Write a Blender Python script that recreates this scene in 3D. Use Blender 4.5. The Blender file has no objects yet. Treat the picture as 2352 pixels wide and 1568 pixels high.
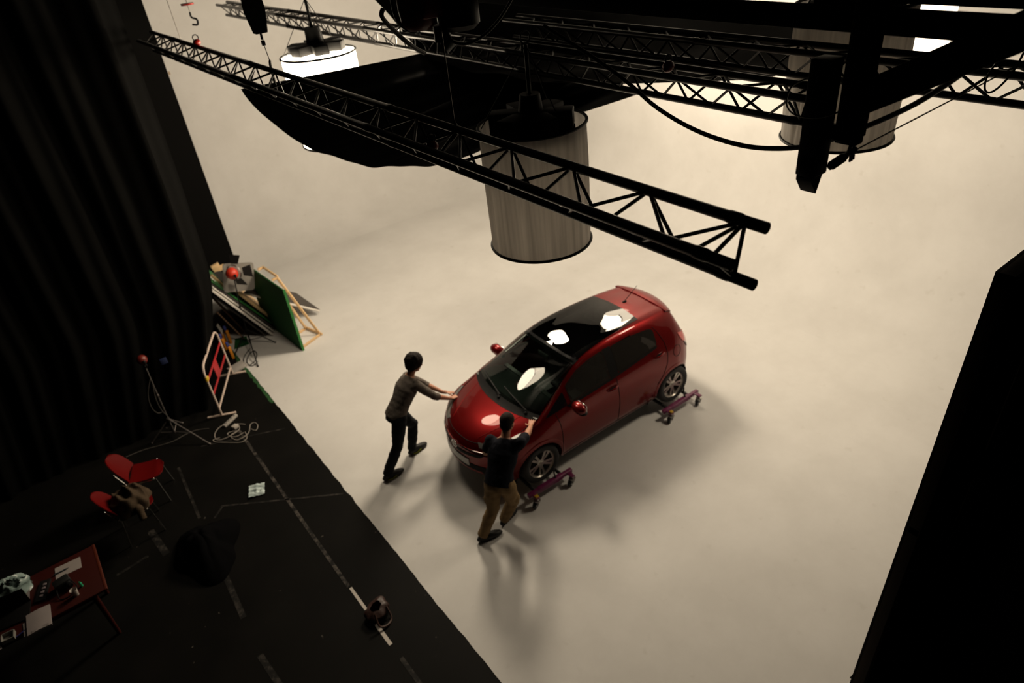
import bpy, bmesh, math, random
from mathutils import Vector as V, Matrix as M4, noise
from mathutils.bvhtree import BVHTree
SC = bpy.context.scene
COL = SC.collection
R = math.radians
random.seed(7)

# ------------------------------------------------------------------ camera
# X = across the stage (away from the black floor), Y = along the stage edge, Z = up
CAM_H, NADIR, ROLL, FPX, AZ = 6.802, 0.986, -0.118, 1568.0, R(33.75)

def _cam_axes():
    f = V((0, math.sin(NADIR), -math.cos(NADIR)))
    r = V((1, 0, 0))
    u = r.cross(f)
    c, s = math.cos(ROLL), math.sin(ROLL)
    r2, u2 = c*r + s*u, -s*r + c*u
    q = M4.Rotation(-AZ, 3, 'Z')
    return q @ r2, q @ u2, q @ f
CR, CU, CF = _cam_axes()
cam = bpy.data.cameras.new('camera')
cam.sensor_width = 36.0
cam.lens = 36.0*FPX/2352.0
cam.clip_start = 0.05
cam.clip_end = 200
cam.dof.use_dof = True
cam.dof.focus_distance = 4.2
cam.dof.aperture_fstop = 1.6
cam_o = bpy.data.objects.new('camera', cam)
COL.objects.link(cam_o)
cam_o.matrix_world = M4(((CR.x, CU.x, -CF.x, 0), (CR.y, CU.y, -CF.y, 0), (CR.z, CU.z, -CF.z, CAM_H), (0, 0, 0, 1)))
SC.camera = cam_o

# ------------------------------------------------------------------ world, exposure
W = bpy.data.worlds.new('world')
W.use_nodes = True
W.node_tree.nodes['Background'].inputs[0].default_value = (1.0, 0.86, 0.72, 1)
W.node_tree.nodes['Background'].inputs[1].default_value = 0.0002
SC.world = W
SC.view_settings.view_transform = 'Standard'
SC.view_settings.look = 'None'
SC.view_settings.exposure = 0.05
SC.view_settings.gamma = 1.0
SC.view_settings.use_curve_mapping = False
LAMPS = [(25, 14), (41, 104), (9, 24), (52, 5)]   # burning space lights: brightness of (bottom silk, skirt)
LAMP_COL = (1.0, 0.835, 0.618)

# ------------------------------------------------------------------ materials
MATS = {}
def mat(name, col, rough=0.6, metal=0.0, coat=0.0, var=0.0, vscale=8.0, bump=0.0, bscale=40.0, spec=0.5, emit=None, sheen=0.0, alpha=None, aniso=None):
    if name in MATS: return MATS[name]
    m = bpy.data.materials.new(name); m.use_nodes = True
    nt = m.node_tree; b = nt.nodes['Principled BSDF']
    b.inputs['Base Color'].default_value = (*col, 1)
    b.inputs['Roughness'].default_value = rough
    b.inputs['Metallic'].default_value = metal
    b.inputs['Coat Weight'].default_value = coat
    b.inputs['Coat Roughness'].default_value = 0.03
    b.inputs['Specular IOR Level'].default_value = spec
    if sheen: b.inputs['Sheen Weight'].default_value = sheen
    tc = None
    if var or bump:
        tc = nt.nodes.new('ShaderNodeTexCoord')
    if var:
        n = nt.nodes.new('ShaderNodeTexNoise'); n.inputs['Scale'].default_value = vscale; n.inputs['Detail'].default_value = 6
        nt.links.new(tc.outputs['Object'], n.inputs['Vector'])
        cr = nt.nodes.new('ShaderNodeMix'); cr.data_type = 'RGBA'
        cr.inputs['A'].default_value = (*[c*(1-var) for c in col], 1)
        cr.inputs['B'].default_value = (*[min(1, c*(1+var)) for c in col], 1)
        nt.links.new(n.outputs['Fac'], cr.inputs['Factor'])
        nt.links.new(cr.outputs['Result'], b.inputs['Base Color'])
    if bump:
        n2 = nt.nodes.new('ShaderNodeTexNoise'); n2.inputs['Scale'].default_value = bscale; n2.inputs['Detail'].default_value = 4
        nt.links.new(tc.outputs['Object'], n2.inputs['Vector'])
        bp = nt.nodes.new('ShaderNodeBump'); bp.inputs['Strength'].default_value = bump; bp.inputs['Distance'].default_value = 0.01
        nt.links.new(n2.outputs['Fac'], bp.inputs['Height'])
        nt.links.new(bp.outputs['Normal'], b.inputs['Normal'])
    if emit:
        b.inputs['Emission Color'].default_value = (*emit[0], 1)
        b.inputs['Emission Strength'].default_value = emit[1]
    MATS[name] = m
    return m

def glass(name, tint, spec_col=(1, 1, 1), painted_refl=None, refl_w=.6):
    m = bpy.data.materials.new(name); m.use_nodes = True
    nt = m.node_tree; nt.nodes.clear()
    o = nt.nodes.new('ShaderNodeOutputMaterial'); mx = nt.nodes.new('ShaderNodeMixShader')
    t = nt.nodes.new('ShaderNodeBsdfTransparent'); g = nt.nodes.new('ShaderNodeBsdfGlossy'); fr = nt.nodes.new('ShaderNodeFresnel')
    t.inputs[0].default_value = (*tint, 1); g.inputs[0].default_value = (*spec_col, 1); g.inputs['Roughness'].default_value = 0.0
    fr.inputs[0].default_value = 1.5
    geo = nt.nodes.new('ShaderNodeNewGeometry')
    nt.links.new(geo.outputs['Normal'], fr.inputs['Normal'])
    nt.links.new(fr.outputs[0], mx.inputs[0]); nt.links.new(t.outputs[0], mx.inputs[1]); nt.links.new(g.outputs[0], mx.inputs[2])
    if painted_refl:      # grey diffuse mixed into the pane, painting the floor's reflection
        df = nt.nodes.new('ShaderNodeBsdfDiffuse'); df.inputs[0].default_value = (*painted_refl, 1)
        m2 = nt.nodes.new('ShaderNodeMixShader'); m2.inputs[0].default_value = refl_w
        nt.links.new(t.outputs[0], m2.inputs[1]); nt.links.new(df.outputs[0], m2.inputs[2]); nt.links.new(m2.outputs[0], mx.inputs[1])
    nt.links.new(mx.outputs[0], o.inputs[0])
    MATS[name] = m
    return m

# ------------------------------------------------------------------ mesh collecting helper
class MB:
    def __init__(s): s.v = []; s.f = []; s.m = []
    def add(s, vs, fs, mi=0, T=None):
        k = len(s.v)
        s.v += [tuple(T @ V(p)) if T is not None else tuple(p) for p in vs]
        s.f += [tuple(k+i for i in f) for f in fs]; s.m += [mi]*len(fs)
        return s
    def box(s, c, d, T=None, mi=0, ch=0.0):
        x, y, z = d[0]/2, d[1]/2, d[2]/2
        c = V(c)
        if ch <= 0:
            vs = [c+V((sx*x, sy*y, sz*z)) for sz in (-1, 1) for sy in (-1, 1) for sx in (-1, 1)]
            fs = [(0, 2, 3, 1), (4, 5, 7, 6), (0, 1, 5, 4), (2, 6, 7, 3), (0, 4, 6, 2), (1, 3, 7, 5)]
            return s.add(vs, fs, mi, T)
        bm = bmesh.new(); bmesh.ops.create_cube(bm, size=1.0)
        for v in bm.verts: v.co = V((v.co.x*d[0], v.co.y*d[1], v.co.z*d[2]))
        bmesh.ops.bevel(bm, geom=bm.edges[:], offset=ch, segments=2, profile=0.5, affect='EDGES')
        bm.verts.index_update()
        vs = [c+v.co for v in bm.verts]; fs = [tuple(v.index for v in f.verts) for f in bm.faces]; bm.free()
        return s.add(vs, fs, mi, T)
    def tube(s, pts, r, n=8, closed=False, mi=0, T=None, caps=True):
        pts = [V(p) for p in pts]; N = len(pts)
        rs = r if isinstance(r, (list, tuple)) else [r]*N
        tang = []
        for i in range(N):
            a = pts[(i-1) % N] if (closed or i > 0) else pts[i]
            b = pts[(i+1) % N] if (closed or i < N-1) else pts[i]
            t = (b-a); tang.append(t.normalized() if t.length > 1e-9 else V((0, 0, 1)))
        up = V((0, 0, 1)) if abs(tang[0].z) < 0.9 else V((1, 0, 0))
        nrm = tang[0].cross(up).normalized()
        vs = []
        for i in range(N):
            t = tang[i]; nrm = (nrm - t*nrm.dot(t))
            nrm = nrm.normalized() if nrm.length > 1e-6 else t.orthogonal().normalized()
            bn = t.cross(nrm)
            for k in range(n):
                a = 2*math.pi*k/n
                vs.append(pts[i]+(nrm*math.cos(a)+bn*math.sin(a))*rs[i])
        fs = []
        for i in range(N if closed else N-1):
            j = (i+1) % N
            for k in range(n):
                l = (k+1) % n
                fs.append((i*n+k, i*n+l, j*n+l, j*n+k))
        if caps and not closed:
            fs.append(tuple(range(n-1, -1, -1))); fs.append(tuple((N-1)*n+k for k in range(n)))
        return s.add(vs, fs, mi, T)
    def cyl(s, a, b, r0, r1=None, n=16, mi=0, T=None):
        return s.tube([a, b], [r0, r0 if r1 is None else r1], n, False, mi, T)
    def lathe(s, prof, n=32, mi=0, T=None, closed=False):
        vs = [(r*math.cos(2*math.pi*k/n), r*math.sin(2*math.pi*k/n), z) for r, z in prof for k in range(n)]
        L = len(prof); fs = []
        for i in range(L if closed else L-1):
            j = (i+1) % L
            for k in range(n):
                l = (k+1) % n
                fs.append((i*n+k, i*n+l, j*n+l, j*n+k))
        return s.add(vs, fs, mi, T)
    def ell(s, c, r, T=None, n=16, m=10, mi=0):
        c = V(c); vs = [c+V((0, 0, -r[2]))]; fs = []
        for i in range(1, m):
            th = math.pi*i/m
            for k in range(n):
                a = 2*math.pi*k/n
                vs.append(c+V((r[0]*math.sin(th)*math.cos(a), r[1]*math.sin(th)*math.sin(a), -r[2]*math.cos(th))))
        vs.append(c+V((0, 0, r[2])))
        for k in range(n):
            l = (k+1) % n
            fs.append((0, 1+l, 1+k)); fs.append((len(vs)-1, 1+(m-2)*n+k, 1+(m-2)*n+l))
            for i in range(m-2):
                fs.append((1+i*n+k, 1+i*n+l, 1+(i+1)*n+l, 1+(i+1)*n+k))
        return s.add(vs, fs, mi, T)
    def grid(s, fn, nu, nv, mi=0, T=None):
        vs = [fn(i/nu, j/nv) for j in range(nv+1) for i in range(nu+1)]
        fs = [(j*(nu+1)+i, j*(nu+1)+i+1, (j+1)*(nu+1)+i+1, (j+1)*(nu+1)+i) for j in range(nv) for i in range(nu)]
        return s.add(vs, fs, mi, T)
    def sheet(s, fn, nu, nv, th, mi=0):
        """a grid with real thickness th along its normals"""
        P = [[V(fn(i/nu, j/nv)) for i in range(nu+1)] for j in range(nv+1)]
        def nrm(i, j):
            a = P[j][min(i+1, nu)]-P[j][max(i-1, 0)]; b = P[min(j+1, nv)][i]-P[max(j-1, 0)][i]
            c = a.cross(b); return c.normalized() if c.length > 1e-9 else V((0, 0, 1))
        A = [P[j][i]+nrm(i, j)*th*.5 for j in range(nv+1) for i in range(nu+1)]
        B = [P[j][i]-nrm(i, j)*th*.5 for j in range(nv+1) for i in range(nu+1)]
        K = len(A); w = nu+1; fs = []
        for j in range(nv):
            for i in range(nu):
                q = (j*w+i, j*w+i+1, (j+1)*w+i+1, (j+1)*w+i)
                fs.append(q); fs.append(tuple(K+x for x in reversed(q)))
        def rim(a, b): fs.append((b, a, K+a, K+b))
        for i in range(nu): rim(i, i+1); rim(nv*w+i+1, nv*w+i)
        for j in range(nv): rim((j+1)*w, j*w); rim(j*w+nu, (j+1)*w+nu)
        return s.add(A+B, fs, mi)
    def poly(s, pts, th, T=None, mi=0):
        """prism: polygon in XY extruded th in Z"""
        n = len(pts)
        vs = [(x, y, 0) for x, y in pts]+[(x, y, th) for x, y in pts]
        fs = [tuple(range(n-1, -1, -1)), tuple(range(n, 2*n))]+[(i, (i+1) % n, n+(i+1) % n, n+i) for i in range(n)]
        return s.add(vs, fs, mi, T)
    def build(s, name, mats, parent=None, sharp=38, smooth=True, fix=True):
        me = bpy.data.meshes.new(name); me.from_pydata(s.v, [], s.f)
        if not isinstance(mats, (list, tuple)): mats = [mats]
        for m in mats: me.materials.append(m)
        me.polygons.foreach_set('material_index', s.m)
        if fix:
            bm = bmesh.new(); bm.from_mesh(me)
            bmesh.ops.recalc_face_normals(bm, faces=bm.faces[:]); bm.to_mesh(me); bm.free()
        if smooth:
            me.shade_smooth()
            if sharp: me.set_sharp_from_angle(angle=R(sharp))
        else: me.shade_flat()
        o = bpy.data.objects.new(name, me); COL.objects.link(o)
        if parent is not None: o.parent = parent
        return o

def tag(o, label=None, cat=None, group=None, kind=None):
    if label: o['label'] = label
    if cat: o['category'] = cat
    if group: o['group'] = group
    if kind: o['kind'] = kind
    return o
def thing(name, label, cat, loc=(0, 0, 0), rz=0.0, group=None):
    o = bpy.data.objects.new(name, None); COL.objects.link(o)
    o.location = loc; o.rotation_euler = (0, 0, rz); o.empty_display_size = 0.2
    return tag(o, label, cat, group)
def struct(o): o['kind'] = 'structure'; return o
def dup(root, loc=None, rz=None, label=None, cat=None, group=None):
    r = root.copy(); COL.objects.link(r)
    if loc is not None: r.location = loc
    if rz is not None: r.rotation_euler = (0, 0, rz)
    tag(r, label, cat, group)
    for ch in list(root.children):
        c = ch.copy(); COL.objects.link(c); c.parent = r
        for g in list(ch.children):
            d = g.copy(); COL.objects.link(d); d.parent = c
    return r
def rotz(a): return M4.Rotation(a, 4, 'Z')
def TR(loc, rz=0.0, rx=0.0, ry=0.0):
    return M4.Translation(V(loc)) @ M4.Rotation(rz, 4, 'Z') @ M4.Rotation(ry, 4, 'Y') @ M4.Rotation(rx, 4, 'X')
def spl(pts, n=8, closed=False):
    """Catmull-Rom through points"""
    P = [V(p) for p in pts]; N = len(P); out = []
    for i in range(N if closed else N-1):
        g = lambda k: P[k % N] if closed else P[max(0, min(N-1, k))]
        a, b, c, d = g(i-1), g(i), g(i+1), g(i+2)
        for k in range(n):
            t = k/n
            out.append(0.5*((2*b)+(c-a)*t+(2*a-5*b+4*c-d)*t*t+(3*b-a-3*c+d)*t**3))
    if not closed: out.append(P[-1])
    return out
def rint(x, keys):
    """smooth monotone interpolation of keyed values (values may be tuples)"""
    if x <= keys[0][0]: return keys[0][1]
    if x >= keys[-1][0]: return keys[-1][1]
    for i in range(len(keys)-1):
        if keys[i][0] <= x <= keys[i+1][0]:
            x0, a = keys[i]; x1, b = keys[i+1]; h = x1-x0; t = (x-x0)/h
            def sl(k):
                if k <= 0 or k >= len(keys)-1:
                    k0, k1 = (0, 1) if k <= 0 else (len(keys)-2, len(keys)-1)
                    return (keys[k1][1]-keys[k0][1])/(keys[k1][0]-keys[k0][0])
                d0 = (keys[k][1]-keys[k-1][1])/(keys[k][0]-keys[k-1][0]); d1 = (keys[k+1][1]-keys[k][1])/(keys[k+1][0]-keys[k][0])
                if d0*d1 <= 0: return 0.0
                return 2*d0*d1/(d0+d1)
            m0, m1 = sl(i)*h, sl(i+1)*h
            return (2*t**3-3*t*t+1)*a+(t**3-2*t*t+t)*m0+(-2*t**3+3*t*t)*b+(t**3-t*t)*m1
# ================================================================== the studio shell
def white_mat():
    m = bpy.data.materials.new('cyclorama_paint'); m.use_nodes = True
    nt = m.node_tree; b = nt.nodes['Principled BSDF']; b.inputs['Roughness'].default_value = .62; b.inputs['Specular IOR Level'].default_value = .25
    tc = nt.nodes.new('ShaderNodeTexCoord')
    n = nt.nodes.new('ShaderNodeTexNoise'); n.inputs['Scale'].default_value = .9; n.inputs['Detail'].default_value = 8; n.inputs['Roughness'].default_value = .65
    nt.links.new(tc.outputs['Object'], n.inputs['Vector'])
    r = nt.nodes.new('ShaderNodeValToRGB')
    r.color_ramp.elements[0].position = .25; r.color_ramp.elements[0].color = (.56, .55, .535, 1)
    r.color_ramp.elements[1].position = .65; r.color_ramp.elements[1].color = (.64, .632, .62, 1)
    nt.links.new(n.outputs['Fac'], r.inputs[0])
    n2 = nt.nodes.new('ShaderNodeTexNoise'); n2.inputs['Scale'].default_value = 5; n2.inputs['Detail'].default_value = 3
    nt.links.new(tc.outputs['Object'], n2.inputs['Vector'])
    r2 = nt.nodes.new('ShaderNodeValToRGB'); r2.color_ramp.elements[0].position = .22; r2.color_ramp.elements[0].color = (.86, .85, .83, 1)
    r2.color_ramp.elements[1].position = .34; r2.color_ramp.elements[1].color = (1, 1, 1, 1)
    nt.links.new(n2.outputs['Fac'], r2.inputs[0])
    mx = nt.nodes.new('ShaderNodeMix'); mx.data_type = 'RGBA'; mx.blend_type = 'MULTIPLY'; mx.inputs['Factor'].default_value = .6
    nt.links.new(r.outputs[0], mx.inputs['A']); nt.links.new(r2.outputs[0], mx.inputs['B'])
    nt.links.new(mx.outputs['Result'], b.inputs['Base Color'])
    return m
def black_floor_mat():
    """worn black-painted stage floor: board joints, scuffs, chalk specks"""
    m = bpy.data.materials.new('black_stage_floor'); m.use_nodes = True
    nt = m.node_tree; b = nt.nodes['Principled BSDF']; b.inputs['Roughness'].default_value = .6; b.inputs['Specular IOR Level'].default_value = .07
    tc = nt.nodes.new('ShaderNodeTexCoord')
    def noise(sc, det=5):
        n = nt.nodes.new('ShaderNodeTexNoise'); n.inputs['Scale'].default_value = sc; n.inputs['Detail'].default_value = det
        nt.links.new(tc.outputs['Object'], n.inputs['Vector']); return n
    def ramp(src, p0, c0, p1, c1):
        r = nt.nodes.new('ShaderNodeValToRGB'); e = r.color_ramp.elements
        e[0].position, e[0].color = p0, (*c0, 1); e[1].position, e[1].color = p1, (*c1, 1)
        nt.links.new(src, r.inputs[0]); return r
    base = ramp(noise(1.3).outputs['Fac'], .3, (.0034, .0033, .0030), .7, (.0064, .0060, .0053))
    sp = ramp(noise(16, 3).outputs['Fac'], .70, (0, 0, 0), .76, (1, 1, 1))
    sp2 = ramp(noise(2.1, 2).outputs['Fac'], .50, (0, 0, 0), .62, (1, 1, 1))
    mu = nt.nodes.new('ShaderNodeMath'); mu.operation = 'MULTIPLY'
    nt.links.new(sp.outputs[0], mu.inputs[0]); nt.links.new(sp2.outputs[0], mu.inputs[1])
    mx = nt.nodes.new('ShaderNodeMix'); mx.data_type = 'RGBA'; mx.inputs['B'].default_value = (.09, .08, .07, 1)
    nt.links.new(mu.outputs[0], mx.inputs['Factor']); nt.links.new(base.outputs[0], mx.inputs['A'])
    nt.links.new(mx.outputs['Result'], b.inputs['Base Color'])
    return m
WHITE = white_mat(); BFLOOR = black_floor_mat()
DARKWALL = mat('studio_dark_wall', (.006, .006, .006), .9, spec=.05)
FELT = mat('black_felt', (.0022, .0022, .0021), .95, var=.3, vscale=2.0, spec=.03)

EDGE_X = 1.76
XW, YW, RC = 11.4, 17.0, 2.0        # far walls of the white infinity cove and its cove radius
mb = MB(); mb.box((3.0, 7.0, -.06), (18.0, 30, .12)); struct(mb.build('floor', BFLOOR))
# white stage floor, two walls, coved joints and rounded corner: one continuous shell
def cove(u, v):
    # u along the plan path (edge of floor -> corner -> edge), v: up the wall
    RCOR = 3.0
    L1 = YW-1.36-RCOR; L2 = math.pi/2*RCOR; L3 = XW-EDGE_X-RCOR; Lt = L1+L2+L3
    s = u*Lt
    if s < L1: p = V((XW, 1.36+s)); n = V((-1, 0))
    elif s < L1+L2:
        a = (s-L1)/RCOR; c = V((XW-RCOR, YW-RCOR)); p = c+V((math.cos(a), math.sin(a)))*RCOR; n = -V((math.cos(a), math.sin(a)))
    else: p = V((XW-RCOR-(s-L1-L2), YW)); n = V((0, -1))
    q = math.pi/2*RC; Hh = 8.6; Lv = q+Hh-RC; h = v*Lv
    if h < q:
        a = h/RC; d, z = RC*(1-math.sin(a)), RC*(1-math.cos(a))
    else: d, z = 0, RC+(h-q)
    return V((p.x+n.x*d, p.y+n.y*d, z))
mb = MB(); mb.grid(cove, 96, 30)
o = mb.build('wall_back', WHITE, sharp=0); struct(o)
# flat floor of the stage with a ragged painted edge along the black boards
rg = []
y = .6
while y < YW-RC:
    rg.append((EDGE_X+.012*noise.noise(V((y*.9, 0, 0)))+.016*noise.noise(V((y*5.3, 3, 0))), y)); y += .07
rg.append((EDGE_X, YW-RC+.02))
pts = rg+[(XW-RC+.02, YW-RC+.02), (XW-RC+.02, 1.36), (4.42, 1.36), (4.42, .6)]
mb = MB(); mb.poly(pts, .014, TR((0, 0, -.010))); struct(tag(mb.build('floor_white', WHITE, smooth=False)))
mb = MB(); mb.box((4.0, 7.0, 9.0), (24, 30, .2)); struct(mb.build('ceiling', DARKWALL))
mb = MB(); mb.box((-5.9, 7.0, 4.4), (.2, 30, 9)); struct(mb.build('wall_left', DARKWALL))
mb = MB(); mb.box((4.0, -6.1, 4.4), (20, .2, 9)); struct(mb.build('wall_front', DARKWALL))
mb = MB(); mb.box((-2.0, 17.3, 4.4), (8.0, .2, 9)); struct(mb.build('wall_far_left', DARKWALL))
# ================================================================== the car
RED = mat('car_paint', (0.135, 0.0022, 0.0026), 0.36, 0.6, 0.5, spec=0.1)
BLK = mat('black_plastic', (0.008, 0.008, 0.0085), 0.6, spec=0.1)
BLKG = mat('gloss_black', (0.008, 0.008, 0.009), 0.12, spec=0.5)
RUB = mat('tyre_rubber', (0.013, 0.013, 0.014), 0.75, bump=0.1)
ALLOY = mat('alloy', (0.55, 0.52, 0.48), 0.28, 0.9)
CHROME = mat('chrome', (0.85, 0.83, 0.8), 0.08, 1.0)
GL_W = glass('windscreen_glass', (0.62, 0.74, 0.68))
GL_S = glass('side_glass', (0.60, 0.66, 0.62), painted_refl=(.075, .07, .062), refl_w=.30)
GL_D = glass('privacy_glass', (0.035, 0.033, 0.032), painted_refl=(.032, .029, .026))
GL_R = glass('roof_glass', (0.05, 0.048, 0.045))
LAMPG = mat('lamp_lens', (0.15, 0.15, 0.145), 0.3, 0.1, .15)
TAILR = mat('tail_lens', (0.55, 0.012, 0.012), 0.1, 0.0, 1.0)
INTD = mat('car_interior', (0.02, 0.02, 0.021), 0.7)
INTG = mat('dashboard_grey', (0.028, 0.034, 0.031), 0.55)

CAR_LOC, CAR_RZ, LIFT = V((5.144, 6.217, 0.09)), R(178.65), 0.09
K_zc = [(-1.79,.86),(-1.76,.97),(-1.70,1.07),(-1.60,1.25),(-1.51,1.385),(-1.46,1.432),(-1.2,1.472),(-.9,1.497),(-.5,1.512),(-.2,1.508),(.1,1.482),(.4,1.418),(.7,1.302),(1.0,1.157),(1.28,1.008),(1.33,.982),(1.40,.962),(1.5,.94),(1.7,.885),(1.85,.825),(1.95,.77),(2.02,.71),(2.06,.65)]
K_y4 = [(-1.79,.58),(-1.6,.55),(-1.46,.50),(-1,.535),(-.5,.55),(0,.565),(.4,.59),(.7,.625),(1.0,.665),(1.36,.715),(1.5,.68),(1.7,.625),(1.95,.55),(2.06,.48)]
K_d4 = [(-1.79,.03),(-1.6,.07),(-1.46,.05),(-1,.065),(0,.068),(.4,.068),(.7,.075),(1.0,.065),(1.36,.032),(1.7,.048),(2.06,.028)]
K_y3 = [(-1.79,.66),(-1.6,.715),(-1.3,.755),(-.8,.782),(0,.79),(1.0,.785),(1.36,.775),(1.7,.76),(1.95,.70),(2.06,.62)]
K_z3 = [(-1.79,.80),(-1.7,.95),(-1.6,1.02),(-1.4,1.07),(-1.0,1.07),(-.5,1.035),(0,1.0),(.5,.98),(1.0,.95),(1.36,.905),(1.5,.87),(1.7,.83),(1.95,.735),(2.06,.625)]
K_w = [(-1.79,.68),(-1.7,.76),(-1.5,.82),(-1.25,.848),(-.8,.843),(0,.836),(.8,.84),(1.25,.848),(1.6,.84),(1.8,.815),(1.95,.765),(2.06,.66)]
K_z2 = [(-1.79,.66),(-1.2,.72),(0,.68),(1.25,.66),(1.8,.61),(2.06,.52)]
K_z1 = [(-1.79,.48),(-1.5,.37),(0,.33),(1.5,.33),(1.9,.35),(2.06,.41)]
K_z0 = [(-1.79,.38),(-1.6,.26),(-1.3,.21),(1.3,.19),(1.8,.19),(2.0,.22),(2.06,.30)]
K_bow = [(-1.79,-.17),(-1.6,-.10),(-1.46,-.06),(-1.25,0),(0,0),(.4,.07),(1.0,.17),(1.36,.20),(1.7,.24),(1.95,.33),(2.06,.39)]

def car_pt(xs, y, z):
    b = rint(xs, K_bow)
    return V((xs-b*(min(abs(y), .86)/.8)**2.2, y, z))
def section(xs):
    zc, y4 = rint(xs, K_zc), rint(xs, K_y4); z4 = zc-rint(xs, K_d4)
    w = rint(xs, K_w)
    P = [(.925*w, rint(xs, K_z0)), (.975*w, rint(xs, K_z1)), (w, rint(xs, K_z2)), (rint(xs, K_y3), rint(xs, K_z3)),
         (y4, z4), (y4*.56, zc-(zc-z4)*.26), (0, zc)]
    pts = [V((y, z, 0)) for y, z in P]
    g = lambda k: pts[k] if k < 7 else V((-pts[12-k].x, pts[12-k].y, 0))
    g0 = lambda k: pts[max(k, 0)] if k < 7 else g(k)
    out = []; n = 6
    for i in range(6):
        a, b, c, d = g0(i-1), g0(i), g0(i+1), g0(i+2)
        tn = 0.5
        m1, m2 = (c-a)*tn, (d-b)*tn
        L = (c-b).length          # keep tangents tame where neighbours are far apart
        for m in (m1, m2):
            if m.length > L*1.15: m *= L*1.15/m.length
        for k in range(n):
            t = k/n
            out.append((2*t**3-3*t*t+1)*b+(t**3-2*t*t+t)*m1+(-2*t**3+3*t*t)*c+(t**3-t*t)*m2)
    out.append(pts[6])
    return [(p.x, p.y) for p in out]

def car_body_mesh():
    NS = 132
    xs = [-1.79+(2.06+1.79)*(0.5-0.5*math.cos(math.pi*i/NS))*0.35+(2.06+1.79)*(i/NS)*0.65 for i in range(NS+1)]
    xs[0], xs[-1] = -1.79, 2.06
    half = [section(x) for x in xs]; n = len(half[0])
    verts = []; idx = {}
    def vid(i, k):       # k 0..2n-2 from left sill over the top to right sill
        return i*(2*n-1)+k
    for i, x in enumerate(xs):
        for k in range(2*n-1):
            y, z = half[i][k] if k < n else (-half[i][2*n-2-k][0], half[i][2*n-2-k][1])
            verts.append(car_pt(x, y, z))
    faces = []
    for i in range(NS):
        for k in range(2*n-2):
            faces.append((vid(i, k), vid(i, k+1), vid(i+1, k+1), vid(i+1, k)))
    for end, i in ((0, 0), (1, NS)):       # bowed nose and tail
        NC = 24; rows = []
        for k in range(n-1):
            y0, z0 = half[i][k]; row = [vid(i, k)]
            for c in range(1, NC):
                y = y0*(1-2*c/NC); verts.append(car_pt(xs[i], y, z0)); row.append(len(verts)-1)
            row.append(vid(i, 2*n-2-k)); rows.append(row)
        for a in range(n-2):
            for c in range(NC):
                q = (rows[a][c], rows[a+1][c], rows[a+1][c+1], rows[a][c+1])
                faces.append(q)
        last = rows[-1]
        for c in range(NC): faces.append((last[c], vid(i, n-1), last[c+1]))
    return verts, faces
CV, CFc = car_body_mesh()
CAR_BVH = BVHTree.FromPolygons(CV, CFc)

def inpoly(p, poly):
    x, y = p; c = False; n = len(poly)
    for i in range(n):
        x1, y1 = poly[i]; x2, y2 = poly[(i+1) % n]
        if (y1 > y) != (y2 > y) and x < (x2-x1)*(y-y1)/(y2-y1)+x1: c = not c
    return c
def dist_edge(p, poly):
    best = 9; P = V((p[0], p[1]))
    for i in range(len(poly)):
        a = V(poly[i]); b = V(poly[(i+1) % len(poly)]); t = max(0, min(1, (P-a).dot(b-a)/max((b-a).length_squared, 1e-9)))
        best = min(best, (a+(b-a)*t-P).length)
    return best
def rnd_poly(poly, r, n=4):
    out = []; N = len(poly)
    for i in range(N):
        p, q, s = V(poly[i-1]), V(poly[i]), V(poly[(i+1) % N])
        a = min(r, (p-q).length*.45); b = min(r, (s-q).length*.45)
        A = q+(p-q).normalized()*a; B = q+(s-q).normalized()*b
        for k in range(n+1):
            t = k/n; out.append(tuple((1-t)**2*A+2*t*(1-t)*q+t*t*B))
    return out
def proj(axis, u, v, off, bvh=None, origin=None):
    bvh = bvh or CAR_BVH
    if axis == 'top': o, d = V((u, v, 3)), V((0, 0, -1))
    elif axis == 'left': o, d = V((u, 3, v)), V((0, -1, 0))
    elif axis == 'right': o, d = V((u, -3, v)), V((0, 1, 0))
    elif axis == 'front': o, d = V((4, u, v)), V((-1, 0, 0))
    else: o, d = V((-4, u, v)), V((1, 0, 0))
    h = bvh.ray_cast(o, d)
    if h[0] is None: return None
    nn = h[1] if h[1].dot(d) < 0 else -h[1]
    return h[0]+nn*off
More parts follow.
